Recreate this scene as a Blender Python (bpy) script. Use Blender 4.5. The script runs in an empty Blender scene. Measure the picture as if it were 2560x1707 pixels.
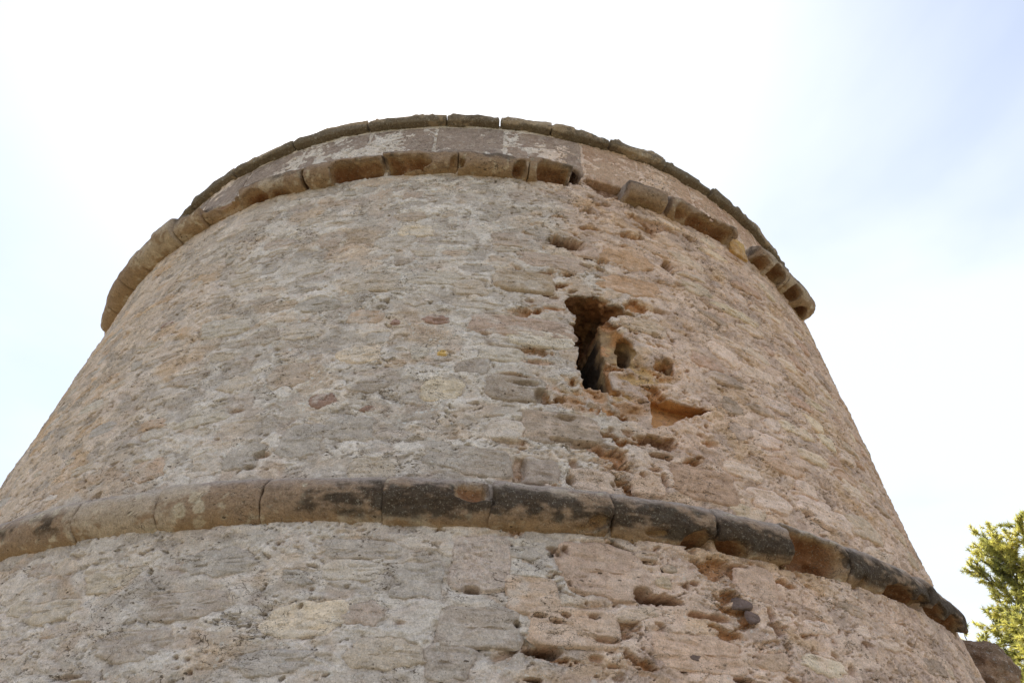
import bpy, math, random, time
import numpy as np
T0 = time.time()
sc = bpy.context.scene
f32 = np.float32

# ------------------------------------------------------------------ camera
cam_d = bpy.data.cameras.new('camera')
cam = bpy.data.objects.new('camera', cam_d)
sc.collection.objects.link(cam)
cam_d.sensor_width = 36.0
cam_d.lens = 1778.12 / 2560.0 * 36.0
cam_d.clip_start = 0.05
cam_d.clip_end = 6000.0
YAW, PITCH, ROLL = math.radians(3.36913), math.radians(37.55905), math.radians(1.63947)
CAM = np.array([0.0, -7.8775, 1.6])
_F = np.array([math.sin(YAW) * math.cos(PITCH), math.cos(YAW) * math.cos(PITCH), math.sin(PITCH)])
_R = np.array([math.cos(YAW), -math.sin(YAW), 0.0])
_U = np.cross(_R, _F)
_R2 = math.cos(ROLL) * _R + math.sin(ROLL) * _U
_U2 = -math.sin(ROLL) * _R + math.cos(ROLL) * _U
from mathutils import Matrix, Vector
cam.matrix_world = Matrix(((_R2[0], _U2[0], -_F[0], CAM[0]), (_R2[1], _U2[1], -_F[1], CAM[1]),
                           (_R2[2], _U2[2], -_F[2], CAM[2]), (0, 0, 0, 1)))
sc.camera = cam

# ------------------------------------------------------------------ sky, sun, exposure
SUN_EL, SUN_AZ = math.radians(63), math.radians(-14)      # azimuth from +Y (behind the tower) towards +X
w = bpy.data.worlds.new('World'); sc.world = w; w.use_nodes = True
nt = w.node_tree; nt.nodes.clear()
def N(tree, typ, **kw):
    n = tree.nodes.new(typ)
    for k, v in kw.items(): setattr(n, k, v)
    return n
def mixc(tree, fac, a, b, blend='MIX'):
    n = tree.nodes.new('ShaderNodeMix'); n.data_type = 'RGBA'; n.blend_type = blend; n.clamp_factor = True
    for idx, v in ((0, fac), (6, a), (7, b)):
        if hasattr(v, 'is_output'): tree.links.new(v, n.inputs[idx])
        elif isinstance(v, (int, float)): n.inputs[idx].default_value = v
        else: n.inputs[idx].default_value = (*v, 1) if len(v) == 3 else v
    return n.outputs[2]
def mth(tree, op, a, b=0.0, c=None, clamp=False):
    n = tree.nodes.new('ShaderNodeMath'); n.operation = op; n.use_clamp = clamp
    for i, v in enumerate((a, b) if c is None else (a, b, c)):
        if hasattr(v, 'is_output'): tree.links.new(v, n.inputs[i])
        else: n.inputs[i].default_value = v
    return n.outputs[0]
def mrange(tree, v, a, b, c=0.0, d=1.0, smooth=True):
    n = tree.nodes.new('ShaderNodeMapRange'); n.interpolation_type = 'SMOOTHSTEP' if smooth else 'LINEAR'
    tree.links.new(v, n.inputs[0])
    for i, x in zip((1, 2, 3, 4), (a, b, c, d)): n.inputs[i].default_value = x
    return n.outputs[0]
sky = N(nt, 'ShaderNodeTexSky', sky_type='NISHITA', sun_disc=False, sun_elevation=SUN_EL,
        sun_rotation=SUN_AZ, air_density=1.0, dust_density=1.8, ozone_density=1.0, altitude=30)
tc = N(nt, 'ShaderNodeTexCoord')
mp = N(nt, 'ShaderNodeMapping'); mp.inputs['Scale'].default_value = (1.0, 1.0, 2.2)
mp.inputs['Location'].default_value = (2.1, 1.8, 0.93)
nt.links.new(tc.outputs['Generated'], mp.inputs[0])
cn = N(nt, 'ShaderNodeTexNoise'); cn.inputs['Scale'].default_value = 0.9; cn.inputs['Detail'].default_value = 6
cn.inputs['Roughness'].default_value = 0.52; cn.inputs['Distortion'].default_value = 0.35
nt.links.new(mp.outputs[0], cn.inputs['Vector'])
veil = mrange(nt, cn.outputs['Fac'], 0.36, 0.58, 0.32, 0.90)          # thin high cloud, nowhere fully clear
skyc = mixc(nt, veil, sky.outputs[0], (5.0, 5.35, 5.8))
bg = N(nt, 'ShaderNodeBackground'); bg.inputs[1].default_value = 0.085
nt.links.new(skyc, bg.inputs[0])
wo = N(nt, 'ShaderNodeOutputWorld'); nt.links.new(bg.outputs[0], wo.inputs[0])

sd = bpy.data.lights.new('sun', 'SUN'); sd.energy = 3.2; sd.angle = math.radians(1.5); sd.color = (1.0, 0.95, 0.87)
sun = bpy.data.objects.new('sun', sd); sc.collection.objects.link(sun)
_sv = Vector((math.sin(SUN_AZ) * math.cos(SUN_EL), math.cos(SUN_AZ) * math.cos(SUN_EL), math.sin(SUN_EL)))
sun.rotation_euler = _sv.to_track_quat('Z', 'Y').to_euler()
sun.location = _sv * 60
vs = sc.view_settings
vs.view_transform = 'Standard'; vs.look = 'None'; vs.gamma = 1.0; vs.use_curve_mapping = False
vs.exposure = 1.3
sc.cycles.max_bounces = 8; sc.cycles.diffuse_bounces = 5

# ------------------------------------------------------------------ noise
_rng = np.random.default_rng(11)
_perm = np.concatenate([_rng.permutation(1024)] * 3).astype(np.int32)
_ang = _rng.random(1024) * 2 * np.pi
_g2x, _g2y = np.cos(_ang).astype(f32), np.sin(_ang).astype(f32)
_v = _rng.normal(size=(1024, 3)); _v /= np.linalg.norm(_v, axis=1)[:, None]; _g3 = _v.astype(f32)
def pn2(x, y, seed=0):
    x = np.asarray(x, f32) + seed * 17.37; y = np.asarray(y, f32) - seed * 9.71
    xi = np.floor(x); yi = np.floor(y); fx = x - xi; fy = y - yi
    xi = xi.astype(np.int32) & 1023; yi = yi.astype(np.int32) & 1023
    u = fx * fx * fx * (fx * (fx * 6 - 15) + 10); v = fy * fy * fy * (fy * (fy * 6 - 15) + 10)
    px0 = _perm[xi]; px1 = _perm[xi + 1]
    def g(p, dx, dy): return _g2x[p] * dx + _g2y[p] * dy
    a = g(_perm[px0 + yi], fx, fy); b = g(_perm[px1 + yi], fx - 1, fy)
    c = g(_perm[px0 + yi + 1], fx, fy - 1); d = g(_perm[px1 + yi + 1], fx - 1, fy - 1)
    a += u * (b - a); c += u * (d - c)
    return (a + v * (c - a)) * 1.5
def fb2(x, y, o=4, seed=0, gain=0.5):
    s = 0; a = 1.0; t = 0
    for i in range(o):
        s = s + a * pn2(x * 2 ** i, y * 2 ** i, seed + i * 3.1); t += a; a *= gain
    return s / t * 1.5
def pn3(x, y, z, seed=0):
    x = np.asarray(x, f32) + seed * 7.37; y = np.asarray(y, f32) - seed * 3.71; z = np.asarray(z, f32) + seed * 5.13
    xi = np.floor(x); yi = np.floor(y); zi = np.floor(z); fx = x - xi; fy = y - yi; fz = z - zi
    xi = xi.astype(np.int32) & 1023; yi = yi.astype(np.int32) & 1023; zi = zi.astype(np.int32) & 1023
    u = fx * fx * (3 - 2 * fx); v = fy * fy * (3 - 2 * fy); q = fz * fz * (3 - 2 * fz)
    r = 0
    for i in (0, 1):
        pi = _perm[xi + i]; wx = u if i else 1 - u
        for j in (0, 1):
            pj = _perm[pi + yi + j]; wy = v if j else 1 - v
            for k in (0, 1):
                G = _g3[_perm[pj + zi + k]]
                r = r + wx * wy * (q if k else 1 - q) * (G[..., 0] * (fx - i) + G[..., 1] * (fy - j) + G[..., 2] * (fz - k))
    return r * 1.6
def fb3(x, y, z, o=3, seed=0, gain=0.5):
    s = 0; a = 1.0; t = 0
    for i in range(o):
        s = s + a * pn3(x * 2 ** i, y * 2 ** i, z * 2 ** i, seed + i * 2.7); t += a; a *= gain
    return s / t * 1.4
def worley2(x, y, seed=0):
    """distance to the nearest jittered point and that point's random number"""
    x = np.asarray(x, f32); y = np.asarray(y, f32)
    xi = np.floor(x).astype(np.int32); yi = np.floor(y).astype(np.int32)
    best = np.full(x.shape, 9.0, f32); rid = np.zeros(x.shape, f32); sd2 = np.full(x.shape, 9.0, f32)
    tab = np.random.default_rng(500 + seed).random((1024, 3)).astype(f32)
    for i in (-1, 0, 1):
        for j in (-1, 0, 1):
            h = _perm[(_perm[(xi + i) & 1023] + (yi + j)) & 1023]
            q = tab[h]
            d = np.hypot(xi + i + q[..., 0] - x, yi + j + q[..., 1] - y)
            m = d < best
            sd2 = np.where(m, best, np.minimum(sd2, d))
            rid = np.where(m, q[..., 2], rid); best = np.where(m, d, best)
    return best, sd2, rid
def ss(a, b, x):
    t = np.clip((x - a) / (b - a), 0, 1); return t * t * (3 - 2 * t)
def lin(r, g, b):
    c = np.array([r, g, b]) / 255.0
    return np.where(c <= 0.04045, c / 12.92, ((c + 0.055) / 1.055) ** 2.4).astype(f32)
def cmix(a, b, t): return a + (b - a) * t[..., None]

# ------------------------------------------------------------------ tower geometry
R0 = 4.5; RREF = 4.3
ZB1, RM1 = 2.9943, 0.1347          # lower string course: underside, section radius
ZB2, RM2 = 6.1335, 0.100          # upper string course
ZT1, ZT2 = ZB1 + 2 * RM1, ZB2 + 2 * RM2
ZB3, ZT3 = 6.93, 7.012          # capping
SLU, SLL = 0.1268, 0.1462
def RU(z): return R0 - SLU * (z - ZT1)
def RL(z): return R0 + 0.0572 - SLL * (z - ZB1)
RC1 = R0; RC2 = RU(ZB2 + RM2)
PATCH = (0.30, 1.52, 3.62, 5.02)   # u0,u1,z0,z1 of the area round the broken window

COLS = {'tan': (164, 142, 114), 'greybrown': (154, 138, 122), 'pinkgrey': (172, 147, 127), 'orange': (182, 148, 114),
        'brown': (164, 137, 114), 'tanpink': (190, 164, 140), 'pale': (201, 191, 174), 'grey': (160, 152, 142),
        'red': (152, 126, 112), 'yellow': (204, 176, 112), 'cream': (212, 196, 170), 'tanpale': (188, 172, 148),
        'palepink': (212, 192, 174), 'dark': (110, 96, 88), 'greyflake': (150, 136, 118), 'granular': (196, 178, 164),
        'orangegrey': (172, 148, 122), 'redtan': (178, 148, 126)}
COLS = {k: lin(*v) for k, v in COLS.items()}
# (wall, angle deg, height m, half width m, half height m, colour, proud mm, squareness, tilt deg)
STONES = [('U',3.82,4.898,0.213,0.105,'tan',10,6,0),
          ('U',3.05,3.933,0.172,0.101,'greybrown',8,5,0),
          ('U',3.41,4.455,0.35,0.088,'pinkgrey',6,6,0),
          ('U',6.44,3.672,0.224,0.113,'greybrown',6,5,0),
          ('U',14.64,5.376,0.227,0.116,'orange',3,4,0),
          ('U',14.56,5.054,0.235,0.092,'orange',3,4,0),
          ('U',10.1,5.347,0.116,0.076,'pinkgrey',4,4,0),
          ('U',3.22,5.35,0.207,0.088,'pinkgrey',4,4,0),
          ('U',6.61,5.152,0.237,0.083,'pinkgrey',4,4,0),
          ('U',17.42,3.446,0.213,0.117,'brown',7,6,0),
          ('U',8.42,3.331,0.126,0.089,'tanpink',5,4,0),
          ('U',12.66,3.373,0.101,0.082,'tanpink',5,4,0),
          ('U',2.28,3.624,0.109,0.069,'pale',4,4,0),
          ('U',0.83,3.398,0.139,0.097,'greybrown',4,5,0),
          ('U',4.72,3.371,0.106,0.083,'greybrown',4,5,0),
          ('U',-1.57,3.427,0.128,0.084,'grey',3,4,0),
          ('U',-6.58,3.334,0.127,0.08,'tanpale',3,4,0),
          ('U',-9.75,4.495,0.117,0.071,'orange',4,2.4,0),
          ('U',-7.07,4.427,0.036,0.031,'red',3,2.2,0),
          ('U',-3.65,4.466,0.092,0.044,'red',3,2.6,0),
          ('U',-2.8,4.174,0.04,0.025,'yellow',4,2.2,0),
          ('U',-9.46,4.156,0.144,0.081,'cream',7,2.6,0),
          ('U',-6.94,5.396,0.138,0.077,'cream',5,2.6,0),
          ('U',-8.85,5.263,0.124,0.089,'pale',5,2.6,0),
          ('U',-15.25,4.406,0.149,0.082,'pale',6,2.6,0),
          ('U',-26.01,3.785,0.11,0.041,'orange',5,3,0),
          ('U',-23.96,3.429,0.115,0.083,'orange',5,3,0),
          ('U',-31.81,4.802,0.075,0.031,'red',4,2.4,0),
          ('U',-23.42,4.565,0.213,0.094,'pale',7,2.6,0),
          ('U',-14.98,4.023,0.14,0.102,'orangegrey',4,2.6,0),
          ('U',-2.54,3.89,0.116,0.096,'cream',5,2.8,0),
          ('U',-8.19,4.301,0.083,0.056,'grey',4,2.4,0),
          ('U',-5.7,5.15,0.093,0.053,'tanpale',3,2.6,0),
          ('U',-2.79,5.147,0.107,0.039,'tanpink',3,2.6,0),
          ('U',-4.27,4.86,0.177,0.076,'pale',4,2.6,0),
          ('U',-24.03,5.082,0.147,0.065,'tanpale',3,2.5,0),
          ('U',-21.65,5.431,0.147,0.063,'pinkgrey',3,2.5,0),
          ('U',-24.74,4.128,0.151,0.059,'greybrown',4,2.5,0),
          ('U',-19.47,4.01,0.12,0.064,'tanpale',4,2.5,0),
          ('U',-20.9,3.759,0.163,0.065,'pale',4,2.5,0),
          ('U',-16.08,3.437,0.117,0.081,'grey',4,4,0),
          ('U',-18.99,3.404,0.109,0.073,'pale',5,3,0),
          ('U',-12.19,3.529,0.138,0.099,'grey',4,4,0),
          ('U',-8.91,3.608,0.148,0.088,'grey',4,4,0),
          ('U',-11.42,3.804,0.091,0.053,'red',3,2.4,0),
          ('U',-7.79,3.738,0.05,0.025,'red',3,2.4,0),
          ('U',-6.18,4.089,0.058,0.021,'orange',4,2.4,0),
          ('U',-15.57,5.366,0.102,0.098,'pinkgrey',3,2.6,0),
          ('U',-17.17,5.04,0.199,0.076,'pale',4,2.6,0),
          ('U',-18.83,4.392,0.14,0.066,'greybrown',4,2.6,0),
          ('U',-14.48,4.644,0.153,0.08,'grey',4,2.6,0),
          ('U',-9.75,4.824,0.21,0.096,'tanpale',4,2.6,0),
          ('U',-5.88,4.64,0.086,0.054,'pale',4,2.4,0),
          ('U',-1.07,4.784,0.116,0.079,'tanpale',4,2.6,0),
          ('U',-0.21,4.079,0.091,0.071,'greybrown',4,2.6,0),
          ('U',24.54,5.16,0.139,0.05,'pinkgrey',8,3,0),
          ('U',27.59,5.166,0.274,0.054,'cream',16,3,0),
          ('U',22.67,5.265,0.155,0.071,'tanpale',8,3,0),
          ('U',23.71,4.631,0.13,0.079,'palepink',8,3,0),
          ('U',20.85,4.475,0.121,0.065,'redtan',5,3,0),
          ('U',27.46,4.549,0.18,0.065,'palepink',8,3,0),
          ('U',22.46,4.13,0.086,0.076,'greybrown',4,2.4,0),
          ('U',22.54,3.929,0.094,0.065,'greybrown',4,2.4,0),
          ('U',28.4,4.301,0.181,0.054,'palepink',9,3,0),
          ('U',30.31,4.133,0.188,0.051,'cream',10,3,0),
          ('U',25.3,3.928,0.144,0.058,'palepink',8,3,0),
          ('U',21.55,3.617,0.143,0.059,'palepink',8,3,0),
          ('U',26.36,3.754,0.164,0.055,'tanpink',8,3,0),
          ('U',31.28,3.939,0.17,0.055,'cream',9,3,0),
          ('U',28.4,3.504,0.171,0.062,'palepink',14,4,0),
          ('U',29.98,3.463,0.219,0.078,'palepink',16,4,0),
          ('U',23.57,3.449,0.148,0.075,'palepink',9,4,0),
          ('U',20.66,3.31,0.12,0.058,'tanpale',7,4,0),
          ('U',36.39,3.81,0.15,0.062,'cream',8,3,0),
          ('U',35.22,3.505,0.216,0.085,'tanpale',9,4,0),
          ('U',22.73,5.603,0.16,0.067,'tanpale',7,3,0),
          ('U',14.99,4.66,0.177,0.074,'tanpale',6,5,0),
          ('U',5.05,4.369,0.223,0.07,'pale',5,5,0),
          ('U',1.81,4.203,0.147,0.063,'pale',3,5,0),
          ('L',17.61,2.749,0.054,0.034,'dark',1,2.6,0),
          ('L',18.16,2.685,0.041,0.031,'dark',1,2.6,0),
          ('L',13.4,2.463,0.035,0.029,'dark',1,2.6,0),
          ('L',11.45,2.931,0.063,0.03,'greyflake',4,2.4,0),
          ('L',12.91,2.879,0.043,0.025,'greyflake',3,2.4,0),
          ('L',12.28,2.802,0.051,0.033,'tanpale',3,2.4,0),
          ('L',10.23,2.807,0.022,0.026,'greyflake',3,2.4,0),
          ('L',0.97,2.818,0.136,0.142,'granular',4,6,0),
          ('L',4.05,2.674,0.122,0.094,'tanpink',3,6,0),
          ('L',8.51,2.825,0.219,0.133,'pinkgrey',5,6,0),
          ('L',1.01,2.509,0.173,0.096,'greybrown',4,6,0),
          ('L',6.35,2.537,0.191,0.098,'tanpink',4,5,0),
          ('L',13.82,2.474,0.223,0.086,'tanpink',4,5,0),
          ('L',-2.6,2.718,0.12,0.095,'grey',4,3,0),
          ('L',-8.56,2.527,0.178,0.086,'cream',4,2.8,0),
          ('L',-14.92,2.811,0.182,0.074,'grey',3,3,0),
          ('L',-6.18,2.865,0.177,0.056,'grey',3,5,0),
          ('L',-16.1,2.6,0.2,0.077,'greybrown',4,3,0),
          ('L',-3.95,2.382,0.158,0.072,'tanpale',5,3,0),
          ('L',-9.85,2.34,0.144,0.061,'grey',4,3,0),
          ('L',-22.25,2.761,0.158,0.061,'tanpale',4,3,0),
          ('L',-18.44,2.428,0.192,0.071,'greybrown',4,3,0),
          ('L',-25.66,2.631,0.172,0.057,'tanpale',4,3,0),
          ('L',-0.5,2.355,0.101,0.08,'greybrown',4,3,0),
          ('L',27.86,2.853,0.106,0.038,'greybrown',4,2.6,0),
          ('L',23.48,2.7,0.09,0.042,'palepink',4,2.8,0),
          ('L',30.42,2.7,0.116,0.036,'palepink',4,2.8,0),
          ('L',23.02,2.501,0.13,0.055,'cream',6,3,0),
          ('L',18.86,2.48,0.089,0.048,'tanpink',4,3,0),
          ('L',19.3,2.875,0.123,0.101,'tanpink',3,5,0)]
# (wall, angle, height, half width, half height, depth, freshness, squareness)
CAVS = [('U',8.1,5.392,0.151,0.078,0.075,0.8,2.4),
          ('U',19.51,5.424,0.045,0.075,0.1,0.3,2.5),
          ('U',4.31,4.701,0.032,0.017,0.04,0.3,2),
          ('U',6.25,4.656,0.088,0.021,0.02,0.8,2),
          ('U',4.91,4.165,0.108,0.022,0.022,0.5,3),
          ('U',5.06,3.893,0.044,0.056,0.045,0.2,2),
          ('U',3.9,3.975,0.078,0.017,0.02,0.1,2),
          ('U',24.41,5.962,0.072,0.039,0.06,0.5,2.2),
          ('U',14.41,3.684,0.1,0.046,0.055,0.7,3),
          ('U',14.1,3.584,0.082,0.019,0.06,0.9,2.2),
          ('U',8.46,3.567,0.101,0.027,0.035,0.6,3),
          ('U',11.62,3.716,0.046,0.022,0.03,0.4,2),
          ('U',10.33,3.713,0.016,0.015,0.03,0.2,2),
          ('U',3.28,3.378,0.04,0.077,0.03,0.3,3),
          ('U',6.82,3.333,0.021,0.033,0.08,0.3,2.4),
          ('U',7.15,3.436,0.027,0.028,0.03,0.4,2),
          ('U',10.32,3.488,0.03,0.019,0.05,0.3,2),
          ('U',12.31,3.432,0.019,0.02,0.05,0.3,2),
          ('U',13.4,3.479,0.045,0.017,0.04,0.3,2),
          ('U',14.0,3.426,0.024,0.047,0.045,0.3,2),
          ('U',9.83,3.334,0.015,0.014,0.04,0.3,2),
          ('U',11.22,3.34,0.01,0.011,0.04,0.3,2),
          ('U',-18.18,3.782,0.048,0.015,0.02,0.2,2),
          ('U',10.61,3.565,0.052,0.012,0.02,0.5,2),
          ('U',6.82,3.745,0.051,0.022,0.02,0.2,2),
          ('U',6.38,3.587,0.074,0.015,0.018,0.3,2),
          ('U',27.19,3.434,0.047,0.017,0.05,0.1,2),
          ('U',9.89,5.167,0.042,0.022,0.05,0.1,2),
          ('U',11.83,5.261,0.05,0.03,0.05,0.1,2),
          ('U',26.84,5.55,0.038,0.02,0.05,0.1,2),
          ('U',20.39,5.237,0.048,0.019,0.04,0.1,2),
          ('U',13.53,6.024,0.037,0.027,0.04,0.1,2),
          ('U',14.64,5.765,0.047,0.022,0.04,0.1,2),
          ('U',18.11,3.8,0.03,0.016,0.03,0.1,2),
          ('U',15.93,4.591,0.026,0.024,0.05,0.1,2),
          ('U',17.04,4.855,0.061,0.022,0.03,0.1,2),
          ('U',15.34,6.27,0.33,0.144,0.05,0.55,2.6),
          ('U',19.14,5.947,0.236,0.057,0.03,0.5,2.4),
          ('U',-1.38,3.543,0.036,0.012,0.02,0.1,2),
          ('U',2.14,3.549,0.072,0.01,0.02,0.1,2),
          ('U',-15.42,3.362,0.025,0.013,0.03,0.1,2),
          ('U',-18.83,3.578,0.019,0.011,0.03,0.1,2),
          ('U',-14.78,3.442,0.051,0.024,0.022,0.1,2),
          ('L',0.5,2.679,0.036,0.017,0.06,0.2,3),
          ('L',10.76,2.718,0.042,0.038,0.13,0.9,2.4),
          ('L',11.98,2.712,0.086,0.025,0.12,0.9,2.4),
          ('L',14.22,2.656,0.054,0.017,0.04,0.6,2.2),
          ('L',15.54,2.653,0.074,0.017,0.04,0.6,2.2),
          ('L',19.63,2.719,0.021,0.036,0.07,0.1,2.2),
          ('L',19.82,2.645,0.035,0.035,0.06,0.1,2.2),
          ('L',4.46,2.423,0.079,0.022,0.07,0.4,2.6),
          ('L',3.16,2.532,0.01,0.014,0.06,0.1,2),
          ('L',4.39,2.58,0.026,0.009,0.04,0.1,2),
          ('L',5.89,2.589,0.018,0.01,0.05,0.1,2),
          ('L',7.55,2.592,0.021,0.009,0.05,0.1,2),
          ('L',5.37,2.56,0.024,0.01,0.03,0.2,2),
          ('L',5.32,2.917,0.028,0.016,0.03,0.2,2),
          ('L',5.72,2.893,0.015,0.018,0.03,0.2,2),
          ('L',6.14,2.914,0.013,0.014,0.03,0.2,2),
          ('L',6.1,2.93,0.009,0.014,0.03,0.2,2),
          ('L',6.27,2.739,0.009,0.01,0.05,0.1,2),
          ('L',16.46,2.377,0.051,0.013,0.1,0.2,2.2),
          ('L',4.02,2.298,0.041,0.012,0.09,0.7,2.2),
          ('L',9.18,2.556,0.017,0.016,0.04,0.1,2),
          ('L',7.5,2.407,0.034,0.018,0.03,0.4,2),
          ('L',9.24,2.44,0.009,0.024,0.04,0.1,2),
          ('L',8.45,2.379,0.036,0.009,0.04,0.2,2),
          ('L',18.26,2.956,0.048,0.009,0.05,0.1,2),
          ('L',15.69,2.911,0.011,0.01,0.05,0.1,2),
          ('L',17.34,2.804,0.012,0.01,0.05,0.1,2),
          ('L',16.94,2.786,0.01,0.009,0.05,0.1,2),
          ('L',-15.24,2.363,0.011,0.007,0.035,0.1,2),
          ('L',-14.55,2.353,0.012,0.009,0.035,0.1,2),
          ('L',-14.92,2.317,0.01,0.007,0.035,0.1,2),
          ('L',-14.14,2.298,0.014,0.01,0.035,0.1,2),
          ('L',-8.61,2.664,0.012,0.009,0.04,0.1,2),
          ('L',-8.98,2.583,0.009,0.007,0.04,0.1,2),
          ('L',-21.85,2.299,0.085,0.012,0.03,0.1,2),
          ('L',-20.61,2.271,0.07,0.011,0.03,0.1,2),
          ('L',14.91,2.937,0.03,0.012,0.03,0.2,2),
          ('L',14.39,2.815,0.024,0.013,0.04,0.2,2),
          ('L',13.89,2.799,0.014,0.026,0.03,0.2,2),
          ('L',8.31,2.491,0.061,0.013,0.025,0.6,2.4),
          ('L',-11.34,2.891,0.009,0.009,0.03,0.1,2),
          ('L',-3.26,2.514,0.029,0.01,0.02,0.1,2),
          ('L',27.75,2.665,0.045,0.015,0.04,0.2,2),
          ('L',33.58,2.745,0.031,0.011,0.05,0.2,2),
          ('L',24.07,2.93,0.022,0.012,0.03,0.1,2),
          ('L',37.66,2.757,0.038,0.011,0.04,0.1,2),
          ('L',25.31,2.505,0.025,0.029,0.03,0.1,2)]

CAVS.append(('U', 10.05, 6.47, .065, .23, .32, .1, 4))          # unseen hollow added behind the parapet stone so the hole below stays dark

# fill the rubble between the stones measured above with smaller ones
rnd = random.Random(5)
def _free(k, u, z, a, b):
    for s in STONES:
        if s[0] != k: continue
        uu = math.radians(s[1]) * RREF
        if abs(u - uu) < (a + s[3]) * 0.93 and abs(z - s[2]) < (b + s[4]) * 0.93: return False
    for s in CAVS:
        if s[0] != k: continue
        uu = math.radians(s[1]) * RREF
        if abs(u - uu) < (a + s[3]) and abs(z - s[2]) < (b + s[4]): return False
    if k == 'U' and PATCH[0] - a < u < PATCH[1] + a and PATCH[2] - b < z < PATCH[3] + b: return False
    return True
def _fill(k, n, t0, t1, z0, z1, wr, hr, keys, proud, tries=6000):
    c = 0
    for _ in range(tries):
        if c >= n: break
        t = rnd.uniform(t0, t1); z = rnd.uniform(z0, z1)
        a = rnd.uniform(*wr) * rnd.choice((.75, 1, 1, 1.25)); b = min(a * 0.8, rnd.uniform(*hr))
        if _free(k, math.radians(t) * RREF, z, a, b):
            STONES.append((k, t, z, a, b, rnd.choice(keys), rnd.uniform(*proud), rnd.uniform(2.3, 3.6), rnd.uniform(-9, 9)))
            c += 1
_fill('U', 95, 17, 56, 3.34, 6.05, (.07, .17), (.03, .065), ('palepink', 'tanpink', 'cream', 'redtan', 'palepink', 'tanpale', 'pinkgrey', 'greybrown'), (5, 16))
_fill('U', 70, -54, 4, 3.34, 6.05, (.06, .15), (.025, .06), ('tanpale', 'grey', 'pale', 'pinkgrey', 'tanpale', 'greybrown', 'grey', 'orangegrey'), (0, 3))
_fill('L', 26, -40, 20, 2.1, 2.9, (.06, .14), (.03, .06), ('tanpale', 'grey', 'pale', 'greybrown', 'pinkgrey'), (1, 4))
_fill('L', 22, 20, 52, 2.1, 2.95, (.05, .12), (.03, .05), ('palepink', 'tanpink', 'greybrown', 'tanpale', 'cream'), (2, 6))

def srho(s, i, U, Z):
    """normalised radius of a stone's outline (<1 inside)"""
    c = math.radians(s[1]) * RREF; ta = math.radians(s[8]); q = np.random.default_rng(900 + i)
    du = U - c; dz = Z - s[2]
    x = (du * math.cos(ta) + dz * math.sin(ta)) / s[3]; y = (-du * math.sin(ta) + dz * math.cos(ta)) / s[4]
    p = s[7]; r = (np.abs(x) ** p + np.abs(y) ** p) ** (1 / p)
    ph = np.arctan2(y, x); am = 0.17 if p < 4.5 else 0.065
    wob = 0
    for k in (2, 3, 4, 5, 7, 9, 13, 17): wob = wob + q.normal() / (k ** .8) * np.cos(k * ph + q.random() * 6.28)
    return r * (1 + am * np.clip(wob, -1.7, 1.9))

def H0(U, Z, k):
    sd = 1 if k == 'U' else 40
    return (0.012 * pn2(U * 1.3, Z * 1.7, sd) + 0.003 * pn2(U * 4.1, Z * 5.2, sd + 1)).astype(f32)

C_GREY, C_WARM, C_LTAN = lin(177, 168, 156), lin(199, 173, 151), lin(189, 173, 154)
C_PALE, C_PALEW, C_DGREY = lin(206, 199, 188), lin(212, 190, 170), lin(164, 154, 142)
C_ORNG, C_FRESH, C_SHADE = lin(188, 158, 122), lin(170, 122, 78), lin(96, 64, 42)
C_PINK = lin(170, 148, 132)

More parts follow.
